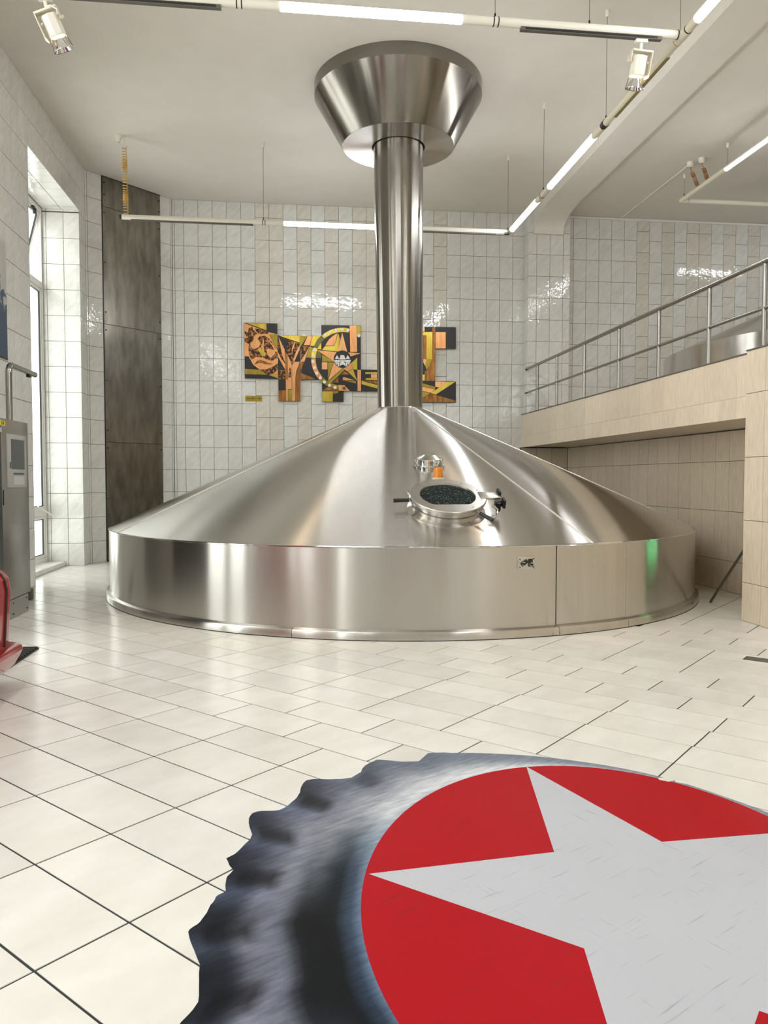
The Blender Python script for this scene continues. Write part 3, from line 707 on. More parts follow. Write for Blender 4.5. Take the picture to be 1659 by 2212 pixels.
# sill step of the visible window
sl = struct('trim_2', G().box(XW-0.05, -3.665, wy0, wy1-0.012, 0, 0.062), 'grout')
R_ = []
yy = wy0
while yy < wy1-0.05:
    R_.append((yy, min(yy+0.3, wy1-0.013), 0, 0.074, 'tile_floor'))
    yy += 0.3
tiles(sl, (-3.655, 0, 0), Y3, Z3, R_)
R_ = [(a, b, XW-0.02, -3.655, m) for a, b, c, d, m in R_]
# top faces up: U = X, V = Y
tiles(sl, (0, 0, 0.074), X3, Y3, [(c, d, a, b, m) for a, b, c, d, m in R_])

# ------------------------------------------------------------------ windows
def window(n, y0, y1, hero=False):
    w = bpy.data.objects.new('window_%d' % n, None)
    COL.objects.link(w)
    w.location = (XW, (y0+y1)/2, 0)
    WM[w.name] = Matrix.Translation(Vector(w.location))
    w['kind'] = 'structure'
    z0, z1 = 0.078, WZ1-0.01
    x0, x1 = XW-0.06, XW+0.005
    f = 0.07
    g = G()
    g.bbox(x0, x1, y0+.004, y0+f, z0, z1, .008).bbox(x0, x1, y1-f, y1-.014, z0, z1, .008)
    g.bbox(x0, x1, y0+f, y1-f, z0, z0+f, .008).bbox(x0, x1, y0+f, y1-f, z1-f, z1, .008)
    g.obj('window_frame', 'pvc', w, True)
    ts = (0.87, 4.46)
    for t in ts:
        G().bbox(x0, x1+.004, y0+f, y1-f, t-.05, t+.05, .008).obj('transom', 'pvc', w, True)
    ym = (y0+y1)/2
    G().bbox(x0, x1, ym-.05, ym+.05, z0+f, z1-f, .008).obj('mullion', 'pvc', w, True)
    zs = [(z0+f, ts[0]-.05), (ts[0]+.05, ts[1]-.05), (ts[1]+.05, z1-f)]
    for k, (a, b) in enumerate(zs):
        for (c, d) in ((y0+f, ym-.05), (ym+.05, y1-f)):
            far = hero and k == 2 and c > ym-.1
            # sash > pane, gasket; the topmost far sash of the hero window hangs open outwards
            T = Matrix.Translation((XW-.03, 0, b)) @ Matrix.Rotation(math.radians(14 if far else 0), 4, 'Y')
            e = 0.055
            q = G()
            for bb in ((c, c+e, a-b, 0), (d-e, d, a-b, 0), (c+e, d-e, a-b, a-b+e), (c+e, d-e, -e, 0)):
                q.bbox(-.022, .022, bb[0]+.003, bb[1]-.003, bb[2]+.003, bb[3]-.003, .006, T)
            so = q.obj('sash', 'pvc', w, True)
            q = G()
            i = e-.002
            for bb in ((c+i, c+i+.012, a-b+i, -i), (d-i-.012, d-i, a-b+i, -i), (c+i, d-i, a-b+i, a-b+i+.012), (c+i, d-i, -i-.012, -i)):
                q.box(-.012, .012, *bb, mtx=T)
            q.obj('gasket', 'gasket', so)
            G().box(-.003, .003, c+e, d-e, a-b+e, -e, T).obj('pane', 'glass', so)
    if hero:
        G().cyl((XW+.01, 12.46, 0.98), (XW+.16, 12.82, 0.80), .012, 8).obj('stay_arm', 'pvc', w, True)
        q = G().bbox(XW+.0, XW+.05, 12.40, 12.50, 5.50, 5.56, .01).bbox(XW+.02, XW+.07, 12.42, 12.47, 5.44, 5.53, .01)
        q.obj('opener', 'black', w, True)
    return w
for i, (a, b) in enumerate(LWIN):
    window(i+1, a, b, i == 0)

# ------------------------------------------------------------------ chamfered corner with steel sheets
c45 = Vector((s2, s2, 0))
CO = Vector((XL, CY, 0))
g = G()
nrm = Vector((s2, -s2, 0))
g.prism([(0, 0), (1.714, 0), (1.714, ZC), (0, ZC)], CO-nrm*0.13, c45, Z3, 0.1265)
wc = struct('wall_corner', g, 'grout')
R_ = []
for a, b in ((0, .04), (.04, .306), (1.456, 1.674), (1.674, 1.714)):
    for z0, z1 in rows():
        R_.append((a, b, z0, z1, 'tile_white'))
tiles(wc, CO, c45, Z3, R_)
sh = thing('steel_sheet_cladding', 'tall stained stainless steel sheets screwed over the slanting tiled corner', 'wall cladding', CO+c45*0.88)
zz = [0.012, 2.03, 4.01, 5.955, ZC-0.012]
for k in range(4):
    g = G().prism([(.316, zz[k]+.004), (1.45, zz[k]+.004), (1.45, zz[k+1]-.004), (.316, zz[k+1]-.004)], CO+nrm*0.002, c45, Z3, .012)
    so = g.obj('steel_sheet', 'steel_panel', sh)
    for a in (.345, 1.42):
        n = 2 if k == 3 else 3
        for j in range(n):
            z = zz[k]+0.2+(zz[k+1]-zz[k]-0.3)*j/max(1, n-1)
            p = CO+c45*a+Z3*z+nrm*.012
            G().cyl(p, p+nrm*.008, .012, 8).obj('screw', 'black_metal', so)
# dark shadow joint on the left of the sheets
G().prism([(.303, 0.012), (.316, 0.012), (.316, ZC-.004), (.303, ZC-.004)], CO+nrm*0.001, c45, Z3, .010).obj('edge_strip', 'black', sh)
G().prism([(.316, ZC-.014), (1.456, ZC-.014), (1.456, ZC-.002), (.316, ZC-.002)], CO+nrm*0.001, c45, Z3, .010).obj('edge_strip', 'black', sh)

# ------------------------------------------------------------------ gallery on the right
P0, P1 = Vector((4.455, 7.17, 0)), Vector((4.384, BY, 0))
gu = (P0-P1).normalized()           # towards the camera
gn = gu.cross(Z3)                   # out of the wall, into the hall
GL = (P1-P0).length
def gp(s, off=0.0):                 # point at s metres beyond the pier corner, off metres into the hall
    return P0-gu*s+gn*off
assert gn.x < 0
fa = struct('wall_right_fascia', G().prism([(-GL, 2.02), (0.0, 2.02), (0.0, 2.63), (-GL, 2.63)], P0-gn*1.0, gu, Z3, 0.9965), 'soffit')
R_ = []
u = -0.17
us = [0.0, -0.17]
while us[-1] > -GL+.05: us.append(max(us[-1]-0.305, -GL))
for i in range(len(us)-1):
    R_ += [(us[i+1], us[i], 2.014, 2.23, 'tile_stone'), (us[i+1], us[i], 2.23, 2.642, 'tile_stone')]
tiles(fa, P0, gu, Z3, R_, gap=.006, gapv=.005)
struct('trim_3', G().prism([(-GL, 2.642), (0.0, 2.642), (0.0, 2.655), (-GL, 2.655)], P0-gn*0.02, gu, Z3, 0.026), 'coping')
pr = struct('wall_right', G().prism([(0, 0), (12.2, 0), (12.2, 2.655), (0, 2.655)], P0-gn*1.0, gu, Z3, 0.9965), 'grout')
R_ = []
for i in range(0, 13):
    for z0, z1 in ((0, .386), (.386, 1.004), (1.004, 1.626), (1.626, 2.25), (2.25, 2.668)):
        R_.append((.305*i, .305*i+.305, z0, z1, 'tile_stone'))
tiles(pr, P0+gn*0.004, gu, Z3, R_, gap=.006, gapv=.005)
G().prism([(3.98, 0), (12.2, 0), (12.2, 2.668), (3.98, 2.668)], P0-gn*.01, gu, Z3, .012).obj('stone_strip', 'tile_stone', pr)
struct('trim_4', G().prism([(0.0, 2.668), (12.2, 2.668), (12.2, 2.682), (0.0, 2.682)], P0-gn*0.02, gu, Z3, 0.03), 'coping')
# jamb of the recess: faces away from the camera
R_ = [(a, b, z0, z1, 'tile_stone') for a, b in ((0, .305), (.305, .61), (.61, .98)) for z0, z1 in ((0, .386), (.386, 1.004), (1.004, 1.626), (1.626, 2.014))]
tiles(pr, P0-gn*0.99-gu*0.009, gn, Z3, R_, gap=.006, gapv=.005)
# recess back wall
Q0, Q1 = Vector((5.45, 7.17, 0)), Vector((5.317, BY, 0))
qu = (Q0-Q1).normalized()
qn = qu.cross(Z3)
QL = (Q1-Q0).length
rc = struct('wall_recess', G().prism([(-QL, 0), (0, 0), (0, 2.02), (-QL, 2.02)], Q0-qn*0.2, qu, Z3, 0.1965), 'grout')
R_ = []
us = [0.0, -0.05]
while us[-1] > -QL+.05: us.append(max(us[-1]-0.305, -QL))
for i in range(len(us)-1):
    for z0, z1 in ((0, .385), (.385, 1.006), (1.006, 1.634), (1.634, 2.012)):
        R_.append((us[i+1], us[i], z0, z1, 'tile_stone'))
tiles(rc, Q0, qu, Z3, R_, gap=.006, gapv=.005)
rb = struct('wall_recess_end', G().box(4.36, 5.5, BY-.0065, BY+.008, 0, 2.02), 'grout')
R_ = [(a, b, z0, z1, 'tile_stone') for a, b in ((4.39, 4.69), (4.69, 5.0), (5.0, 5.31)) for z0, z1 in ((0, .385), (.385, 1.006), (1.006, 1.634), (1.634, 2.012))]
tiles(rb, (0, BY-.01, 0), X3, Z3, R_, gap=.006, gapv=.005)
# gallery floor and the room around it
struct('floor_gallery', G().box(5.39, RX, RY, BY, 2.02, 2.60), 'tile_stone')
g = G().box(RX, RX+0.2, RY-.2, BY+.3, 0, ZC)
struct('wall_gallery_side', g, 'plaster')
g = G()
zs_ = sorted({0.0, ZC}|{w[2] for w in RWIN}|{w[3] for w in RWIN})
xs_ = sorted({XL-.6, RX+.2}|{w[0] for w in RWIN}|{w[1] for w in RWIN})
for i in range(len(xs_)-1):
    for j in range(len(zs_)-1):
        xc, zc = (xs_[i]+xs_[i+1])/2, (zs_[j]+zs_[j+1])/2
        if any(w[0] < xc < w[1] and w[2] < zc < w[3] for w in RWIN): continue
        g.box(xs_[i], xs_[i+1], RY-.3, RY, zs_[j], zs_[j+1])
struct('wall_front', g, 'plaster')
for i, (a, b, c, d) in enumerate(RWIN):
    g = G()
    for bb in ((a, a+.07, c, d), (b-.07, b, c, d), (a, b, c, c+.07), (a, b, d-.07, d), ((a+b)/2-.04, (a+b)/2+.04, c, d), (a, b, (c+d)/2-.04, (c+d)/2+.04)):
        g.box(bb[0], bb[1], RY-.2, RY-.14, bb[2], bb[3])
    w = struct('window_%d' % (i+5), g, 'pvc')
    G().box(a, b, RY-.175, RY-.169, c, d).obj('pane', 'glass', w)
# ------------------------------------------------------------------ the big kettle
RS, ZR, RC, ZTOP = 3.70, 0.812, 0.30, 2.35
KK = (ZTOP-ZR)/(RS-RC)
K3 = Vector((KC.x, KC.y, 0))
MK = Matrix.Translation(K3)
ke = thing('brewing_kettle', 'huge brushed stainless steel brewing kettle with conical roof and tall vapour column', 'kettle', K3)
def azv(deg): return Vector((math.cos(math.radians(deg)), math.sin(math.radians(deg)), 0))
G().lathe([(RS, 0.07), (RS, ZR)], 256, mtx=MK).obj('skirt', 'steel_skirt', ke, True)
ring = [(3.60, 0.007), (3.745, 0.007), (3.745, 0.066), (3.738, 0.078), (3.699, 0.092)]
cuts = [-112.8, -75.35, -62.4, 20.0, 130.0, 247.2-.0]
for a, b in zip(cuts[:-1], cuts[1:]):
    n = max(8, int((b-a)/1.5))
    G().lathe(ring, n, math.radians(a+.04), math.radians(b-.04), MK).obj('base_ring', 'steel_skirt', ke, True)
G().lathe([(RS+.001, ZR-.007), (RS+.007, ZR-.003), (RS+.007, ZR+.004), (RS-.008, ZR+.009)], 256, mtx=MK).obj('rim', 'chrome', ke, True)
cprof = [(RS, ZR+.002)]+[(RS+(RC-RS)*i/24, ZR+KK*(RS-RC)*i/24+.014*4*(i/24)*(1-i/24)) for i in range(1, 25)]
G().lathe(cprof, 256, mtx=MK).obj('cone_roof', 'steel_cone', ke, True)
G().lathe([(3.747, 0.0005), (3.747, .007), (3.70, .007)], 200, mtx=MK).obj('contact_shadow_ring', 'gasket', ke)  # black strip that paints the contact shadow under the base ring
# access sheet on the skirt
def sk(deg, z, off=0.0): return K3+azv(deg)*(RS+off)+Z3*z
G().lathe([(RS+.001, .094), (RS+.004, .098), (RS+.004, ZR-.006), (RS+.001, ZR-.003)], 24, math.radians(-75.5), math.radians(-62.35), MK).obj('access_sheet', 'steel_skirt', ke, True)
for dg in (-75.58, -62.28):
    G().lathe([(RS+.0022, .094), (RS+.0022, ZR-.004)], 1, math.radians(dg-.02), math.radians(dg+.02), MK).obj('seam', 'gasket', ke)
G().tube([sk(-75.5+13.2*i/16, ZR-.004, .006) for i in range(17)], .005, 6).obj('sheet_edge', 'chrome', ke, True)
# welded seams of the roof
def cn(rho, deg, off=0.0):
    a = azv(deg)
    nn = (a*KK+Z3).normalized()
    t = (RS-rho)/(RS-RC)
    return K3+a*rho+Z3*(ZR+KK*(RS-rho)+.056*t*(1-t))+nn*off
for dg in (-69.0, -22.0, 24.0, 69.0, 115.0, 160.0, 205.0):
    G().tube([cn(RC+.02+(RS-RC-.03)*i/12, dg, .001) for i in range(13)], .0085, 6).obj('weld_seam', 'weld', ke, True)
# column and hood lean a little towards the hall
lean = -Vector((KC.x, KC.y)).normalized()*0.20+Vector((-0.035, 0.005))
def cen(z):
    t = max(0.0, (z-ZTOP)/(ZC-ZTOP))
    return (lean.x*t, lean.y*t)
cp = []
for i in range(0, 21):
    z = ZTOP-.02+(5.74-ZTOP+.02)*i/20
    cp.append((RC+.024*i/20, z))
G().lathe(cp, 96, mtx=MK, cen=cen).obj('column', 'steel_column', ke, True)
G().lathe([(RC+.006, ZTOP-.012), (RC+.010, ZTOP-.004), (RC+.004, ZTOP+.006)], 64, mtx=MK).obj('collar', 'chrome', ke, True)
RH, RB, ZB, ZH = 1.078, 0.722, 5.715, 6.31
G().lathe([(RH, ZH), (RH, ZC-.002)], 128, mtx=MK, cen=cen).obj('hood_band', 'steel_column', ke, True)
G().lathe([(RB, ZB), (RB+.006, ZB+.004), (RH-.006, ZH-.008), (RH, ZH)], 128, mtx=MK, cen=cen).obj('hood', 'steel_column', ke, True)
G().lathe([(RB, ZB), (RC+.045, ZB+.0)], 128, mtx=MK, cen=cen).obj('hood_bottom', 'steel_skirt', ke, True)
G().lathe([(RC+.046, ZB+.001), (RC+.026, ZB+.03)], 64, mtx=MK, cen=cen).obj('gap_ring', 'gasket', ke, True)

# manhole on the cone: frame with z along the cone normal, y uphill, x to the right
def cframe(rho, deg):
    a = azv(deg)
    n = (a*KK+Z3).normalized()
    upv = (-a+Z3*KK).normalized()
    x = upv.cross(n)
    o = cn(rho, deg)
    return Matrix(((x.x, upv.x, n.x, o.x), (x.y, upv.y, n.y, o.y), (x.z, upv.z, n.z, o.z), (0, 0, 0, 1)))
MH = cframe(3.04, -89.6)
RM = 0.345
nk = G().lathe([(RM+.03, -.05), (RM+.03, .004), (RM+.005, .012), (RM-.01, .02), (RM-.01, .125)], 72, mtx=MH).obj('manhole_neck', 'steel_cone', ke, True)
G().lathe([(RM-.005, .066), (RM+.004, .07), (RM-.005, .074)], 72, mtx=MH).obj('neck_bead', 'chrome', nk, True)
# lid: flange with a porthole that is cut straight at its lower edge
hole = []
rh = .268
for i in range(49):
    t = 2*PI*i/48
    x, y = rh*math.cos(t)*1.0, rh*math.sin(t)*0.98
    hole.append((x, max(y, -.205)))
g = G()
n = 48
vs, fs = [], []
for (rr, z) in ((RM+.022, .122), (RM+.022, .148), (RM+.016, .154)):
    for i in range(n): vs.append(MH @ Vector((rr*math.cos(2*PI*i/n), rr*math.sin(2*PI*i/n), z)))
for i in range(n): vs.append(MH @ Vector((hole[i][0], hole[i][1], .154)))
for i in range(n): vs.append(MH @ Vector((hole[i][0]*.97, hole[i][1]*.97, .12)))
for r in range(4):
    for i in range(n):
        j = (i+1) % n
        fs.append((r*n+i, r*n+j, (r+1)*n+j, (r+1)*n+i))
fs.append([i for i in range(n)][::-1])
lid = g.add(vs, fs).obj('manhole_lid', 'steel_plate', ke, True)
g = G()
g.prism([(hole[i][0]*.985, hole[i][1]*.985) for i in range(48)], MH @ Vector((0, 0, .128)), MH.to_3x3() @ X3, MH.to_3x3() @ Y3, .012)
go = g.obj('porthole_glass', M['port'] if 'port' in M else 'black', lid)
for i in range(10):
    t = 2*PI*(i+.5)/10
    p = Vector((.322*math.cos(t), .322*math.sin(t), .154))
    G().cyl(MH @ p, MH @ (p+Vector((0, 0, .006))), .007, 8).obj('bolt', 'steel_plate', lid)
# hinge tongue and clamp on the right, grips
G().bbox(.30, .50, -.075, .055, .135, .162, .006, MH).obj('hinge_plate', 'steel_plate', lid, True)
g = G()
g.bbox(.49, .515, -.02, .075, .12, .19, .004, MH).bbox(.495, .52, -.19, -.10, .10, .18, .004, MH)
g.cyl(MH @ Vector((.44, -.10, .11)), MH @ Vector((.52, -.10, .11)), .03, 12)
g.cyl(MH @ Vector((.47, -.13, .05)), MH @ Vector((.47, -.13, .13)), .022, 12)
g.obj('hinge_block', 'black_metal', ke, True)
G().tube([MH @ Vector(p) for p in ((.40, -.16, .12), (.44, -.20, .10), (.43, -.24, .05), (.36, -.26, .03))], .012, 8).obj('hinge_arm', 'chrome', ke, True)
for p, q in (((-.37, -.02, .11), (-.52, -.02, .105)), ((.25, -.30, .11), (.34, -.42, .10))):
    d = (Vector(q)-Vector(p))
    G().cyl(MH @ (Vector(p)-d*.25), MH @ Vector(p), .010, 10).obj('handle_stem', 'chrome', lid, True)
    G().cyl(MH @ Vector(p), MH @ Vector(q), .017, 12, .021).obj('handle', 'black', lid, True)
g = G()
for k in range(13):
    t = PI*k/12
    g.v.append(MH @ Vector((-.355-.018*math.sin(t), .075*math.cos(t)+.03, .135+.03*math.sin(t))))
pts = list(g.v)
g.v = []
g.tube(pts, .010, 8).obj('lid_grip', 'chrome', lid, True)

# domed vent cover
MV = cframe(2.12, -89.5)
MV = Matrix.Translation(MV.translation) @ Matrix.Rotation(math.atan(KK)*.45, 4, 'X')
vc = G().lathe([(.152, -.06), (.152, .012), (.172, .016), (.172, .022), (.145, .03)], 48, mtx=MV).obj('vent_cover', 'chrome', ke, True)
vc['label'] = 'small polished steel dome cover above the manhole'
G().lathe([(.144, .022), (.147, .085), (.138, .098)], 48, mtx=MV).obj('band', 'chrome', vc, True)
G().lathe([(.142, .096), (.07, .132), (.066, .134)], 48, mtx=MV).obj('dome', 'steel_plate', vc, True)
G().disc(.067, .1335, 40, MV).obj('top_plate', 'steel_plate', vc)
for k in range(8):
    t = 2*PI*(k+.5)/8
    p = Vector((.149*math.cos(t), .149*math.sin(t), .055))
    G().cyl(MV @ (p*1.0), MV @ Vector((p.x*1.05, p.y*1.05, p.z)), .008, 8).obj('screw', 'chrome', vc)
# beacon
MB = Matrix.Translation(cframe(2.57, -89.35).translation)
be = G().lathe([(.062, .02), (.058, .085), (.05, .09)], 32, mtx=MB).disc(.062, .02, 32, MB, True).obj('beacon', 'ivory', ke, True)
be['label'] = 'amber warning beacon on an ivory socket'
G().lathe([(.045, -.05), (.045, .03)], 24, mtx=MB).disc(.045, .03, 24, MB).obj('stem', 'chrome', be, True)
G().lathe([(.052, .088), (.050, .13), (.044, .17), (.034, .19), (.012, .197), (.0005, .198)], 32, mtx=MB).obj('lens', 'amber', be, True)

# control plate
MP = Matrix.Translation(sk(-80.34, .666, .001)) @ Matrix.Rotation(math.radians(-80.34+90), 4, 'Z')
ctl = G().bbox(-.086, .086, -.010, .004, -.056, .056, .002, MP).obj('control_plate', 'steel_plate', ke, True)
ctl['label'] = 'small steel plate with two black rotary switches'
for x in (-.065, .068):
    for z in (-.038, .036):
        G().cyl(MP @ Vector((x, -.009, z)), MP @ Vector((x, -.013, z)), .0055, 8).obj('screw', 'black_metal', ctl)
for x, rot in ((-.024, 55), (.038, 0)):
    T = MP @ Matrix.Translation((x, -.012, .002)) @ Matrix.Rotation(math.radians(rot), 4, 'Y')
    so = G().bbox(-.018, .018, -.012, .004, -.034, .034, .003, T).obj('switch', 'black', ctl, True)
    so['label'] = 'black switch turned aslant' if rot else 'black switch standing upright'
    G().cyl(T @ Vector((0, -.012, -.014)), T @ Vector((0, -.020, -.014)), .017, 20).obj('bezel', 'chrome', ctl, True)
    G().cyl(T @ Vector((0, -.02, -.014)), T @ Vector((0, -.034, -.014)), .0115, 16).obj('knob', 'black', ctl, True)

# ------------------------------------------------------------------ second kettle on the gallery
K2 = Vector((8.98, 10.62, 2.60))
k2 = thing('brewing_kettle', 'second steel kettle half hidden behind the gallery railing', 'kettle', K2)
M2 = Matrix.Translation(K2)
r2, z2 = 3.27, .715
G().lathe([(r2, 0), (r2, z2)], 160, mtx=M2).obj('skirt', 'steel_skirt', k2, True)
G().lathe([(r2, z2), (.3, z2+(r2-.3)*KK)], 160, mtx=M2).obj('cone_roof', 'steel_cone', k2, True)
G().lathe([(.3, z2+(r2-.3)*KK-.02), (.3, ZC-2.605)], 64, mtx=M2).obj('column', 'steel_column', k2, True)
a = math.radians(213.4)
pp = K2+Vector((math.cos(a), math.sin(a), 0))*(r2+.004)+Z3*.22
q = G()
tl = Vector((-math.sin(a), math.cos(a), 0))
q.prism([(-.05, -.12), (.02, -.13), (.05, -.06), (.06, .08), (.02, .13), (-.05, .08)], pp, tl, Z3, .03)
q.obj('black_handle', 'black', k2)

# ------------------------------------------------------------------ gallery railing
ra = thing('gallery_railing', 'steel tube railing with two rails along the gallery edge', 'railing', gp(3.0, -.02)+Z3*2.655)
RI = -.03
for i, s in enumerate((13.62, 12.62, 11.42, 10.19, 9.05, 7.92, 6.95, 5.85, 4.75, 3.65, 2.55, 1.45)):
    zb = 2.655 if s > 7.17 else 2.682
    p = gp(s-7.17, RI)
    G().cyl(p+Z3*zb, p+Z3*3.465, .0225, 14).obj('post', 'rail', ra, True)
e0, e1 = gp(PY-7.17-.012, RI), gp(-6.2, RI)
G().cyl(e0+Z3*3.49, e1+Z3*3.49, .0275, 16).obj('top_rail', 'rail', ra, True)
G().cyl(e0+Z3*3.045, e1+Z3*3.045, .0185, 14).obj('mid_rail', 'rail', ra, True)
for z in (3.49, 3.045):
    p = e0+Z3*z
    G().cyl(p+gu*-.003, p+gu*.012, .052, 24).obj('flange', 'rail', ra, True)

# ------------------------------------------------------------------ hanging light rigs
def wire_to_ceiling(rig, x, y, z, lateral=(0, 0)):
    G().cyl((x, y, z), (x+lateral[0], y+lateral[1], ZC-.06), .0035, 6).obj('suspension_wire', 'wire', rig)
    G().lathe([(.009, ZC-.075), (.02, ZC-.06), (.02, ZC-.001)], 16, mtx=Matrix.Translation((x+lateral[0], y+lateral[1], 0))).obj('ceiling_cup', 'lamp_white', rig, True)
    G().cyl((x, y, z-.004), (x, y, z+.03), .008, 8).obj('wire_clamp', 'black_metal', rig)
def coil(rig, top, bot, r, turns, mat='coil'):
    top, bot = Vector(top), Vector(bot)
    pts = []
    n = turns*12
    for i in range(n+1):
        t = i/n
        w = t+.045*math.sin(4*PI*t)
        p = top.lerp(bot, w)
        pts.append(p+Vector((r*math.cos(turns*2*PI*t), r*math.sin(turns*2*PI*t), 0)))
    G().tube(pts, .0055, 6).obj('coiled_cable', mat, rig, True)
RZ = 5.28
XB, YA, YC, XA0 = 3.40, 11.93, 6.53, -2.49
rr = .037
rig = thing('light_rig', 'long white tube light rig hung on wires around the kettle column', 'light fixture', (0.5, 9.0, RZ))
def bar(rig, p, q, z=RZ, mat='lamp_white'):
    G().cyl((*p, z), (*q, z), rr, 20).obj('tube_bar', mat, rig, True)
def lit(rig, p, q, z=RZ, down=False):
    # the upper half is the white carrier, the lower half the glowing diffuser
    p, q = Vector((*p, z)), Vector((*q, z))
    sd = (q-p).normalized().cross(Z3)
    for a0, a1, r, nm, mt in ((-20, 200, rr, 'tube_bar', 'lamp_white'), (197, 343, rr+.002, 'lamp_tube', 'tube_on')) if down else ((30, 150, rr, 'tube_bar', 'lamp_white'), (147, 393, rr+.002, 'lamp_tube', 'tube_on')):
        g = G()
        n = 12
        vs = [e+sd*(r*math.cos(math.radians(a0+(a1-a0)*k/n)))+Z3*(r*math.sin(math.radians(a0+(a1-a0)*k/n))) for e in (p, q) for k in range(n+1)]
        g.add(vs, [(k, k+1, n+2+k, n+1+k) for k in range(n)]+[list(range(n+1))[::-1], list(range(n+1, 2*n+2))])
        g.obj(nm, mt, rig, True)
def ringb(rig, p, q, z=RZ, r=rr+.003, mat='black'):
    G().cyl((*p, z), (*q, z), r, 20).obj('joint_ring', mat, rig, True)
# far bar
bar(rig, (XA0, YA), (-.12, YA)); lit(rig, (-.11, YA), (1.42, YA)); bar(rig, (1.42, YA), (XB, YA))
for x in (-.44, -.40, 1.75, 1.79): ringb(rig, (x, YA), (x+.009, YA))
G().box(-2.36, -.575, YA-.018, YA+.018, RZ-.052, RZ-.03).obj('track_rail', 'coping', rig)
G().box(1.95, 3.18, YA-.018, YA+.018, RZ-.052, RZ-.03).obj('track_rail', 'coping', rig)
G().cyl((XA0-.03, YA, RZ), (XA0, YA, RZ), rr*.9, 20).obj('end_cap', 'black', rig, True)
G().cyl((XB-.09, YA-.02, RZ-.03), (XB-.02, YA-.02, RZ-.03), .022, 12).obj('cable_joint', 'black', rig, True)
# right bar, towards the camera
bar(rig, (XB, YA+.02), (XB, 11.79), mat='lamp_cream'); lit(rig, (XB, 11.79), (XB, 10.56)); bar(rig, (XB, 10.56), (XB, 10.03), mat='lamp_cream')
lit(rig, (XB, 10.03), (XB, 8.52)); bar(rig, (XB, 8.52), (XB, 6.28), mat='lamp_cream'); lit(rig, (XB, 6.28), (XB, 5.0)); bar(rig, (XB, 5.0), (XB, 1.0), mat='lamp_cream'); lit(rig, (XB, 4.6), (XB, 3.1))
bar(rig, (XB, 1.0), (XB, -3.6))
for y0 in (1.0, -1.0, -3.0): lit(rig, (XB, y0+1.5), (XB, y0))  # unseen lit tubes, added out of view to raise the room light
# unseen bar of lit tubes along the window side, added to brighten the hall
XW_ = -2.45
bar(rig, (XW_, YC), (XW_, -3.6))
for y0 in (4.4, 2.4, .4, -1.6, -3.4): lit(rig, (XW_, y0+1.5), (XW_, y0))
for y in (10.33, 10.37, 8.26): ringb(rig, (XB, y), (XB, y+.009))
ringb(rig, (XB, 8.19), (XB, 8.25), r=rr+.006)
G().prism([(XB-.005, 7.98), (XB+.030, 7.98), (XB+.030, 6.82), (XB-.005, 6.82)], (0, 0, RZ-.041), X3, Y3, .012).obj('unlit_tube', 'tube_off', rig)
# near bar
bar(rig, (XB, YC), (1.43, YC)); lit(rig, (1.43, YC), (-.08, YC)); bar(rig, (-.08, YC), (-2.45, YC))
for x in (1.70, 1.74, -.40, -.44): ringb(rig, (x, YC), (x+.009, YC))
for x0, x1 in ((1.94, 3.20), (-2.3, -.56)):
    G().box(x0, x1, YC-.020, YC+.020, RZ-.06, RZ-.03).obj('track_rail', 'coping', rig)
    G().box(x0+.04, x1-.04, YC-.021, YC-.013, RZ-.055, RZ-.037).obj('track_slot', 'black', rig)
ringb(rig, (XB-.06, YC), (XB-.05, YC)); ringb(rig, (XB, YC+.09), (XB, YC+.10)); ringb(rig, (XB, YC-.10), (XB, YC-.09))
G().cyl((XB, YC-.09, RZ), (XB, YC+.09, RZ), rr+.006, 20).obj('tee_joint', 'lamp_cream', rig, True)
for p in ((XB-.03, YA), (-.42, YA), (XB-.015, 10.25), (XB-.01, 8.17), (XB, YC+.05), (1.72, YC), (2.55, YC), (-.42, YC)):
    wire_to_ceiling(rig, p[0], p[1], RZ+rr)
coil(rig, (XA0+.045, YA, ZC-.16), (XA0+.06, YA, RZ+.03), .034, 34)
G().tube([(XA0-.03, YA, ZC-.06), (XA0-.02, YA, ZC-.11), (XA0+.02, YA, ZC-.15), (XA0+.05, YA, ZC-.17)], .005, 6).obj('cable_lead', 'lamp_white', rig, True)
G().lathe([(.012, ZC-.10), (.03, ZC-.08), (.06, ZC-.02), (.062, ZC-.001)], 24, mtx=Matrix.Translation((XA0-.04, YA, 0))).obj('cable_rose', 'lamp_white', rig, True)
G().cyl((XA0+.05, YA, ZC-.17), (XA0+.05, YA, ZC-.001), .012, 8).obj('suspension_wire', 'lamp_white', rig)
# second rig over the gallery
R2Z = 6.075
XG, YG = 6.49, 12.42
rig2 = thing('light_rig', 'shorter white tube light rig over the gallery, cornered, upper right', 'light fixture', (XG, YG, R2Z))
bar(rig2, (XG, YG), (XG, 11.08), R2Z, 'lamp_cream'); lit(rig2, (XG, 11.08), (XG, 9.5), R2Z, True); bar(rig2, (XG, 9.5), (XG, 6.0), R2Z, 'lamp_cream')
lit(rig2, (XG, 8.9), (XG, 7.4), R2Z, True)
bar(rig2, (XG, YG), (11.5, YG), R2Z)
G().cyl((XG, YG, R2Z-.001), (XG, YG+.001, R2Z), rr, 20)
G().lathe([(.0005, -rr-.001), (rr*.7, -rr*.72), (rr+.001, 0), (rr*.7, rr*.72), (.0005, rr+.001)], 20, mtx=Matrix.Translation((XG, YG, R2Z))).obj('elbow', 'lamp_cream', rig2, True)
ringb(rig2, (XG+.11, YG), (XG+.116, YG), R2Z, rr+.001)
lit(rig2, (8.6, YG), (10.1, YG), R2Z, True)
for p in ((XG-.02, YG-.12), (XG+.03, 11.1), (XG, 8.0), (9.3, YG)):
    wire_to_ceiling(rig2, p[0], p[1], R2Z+rr)
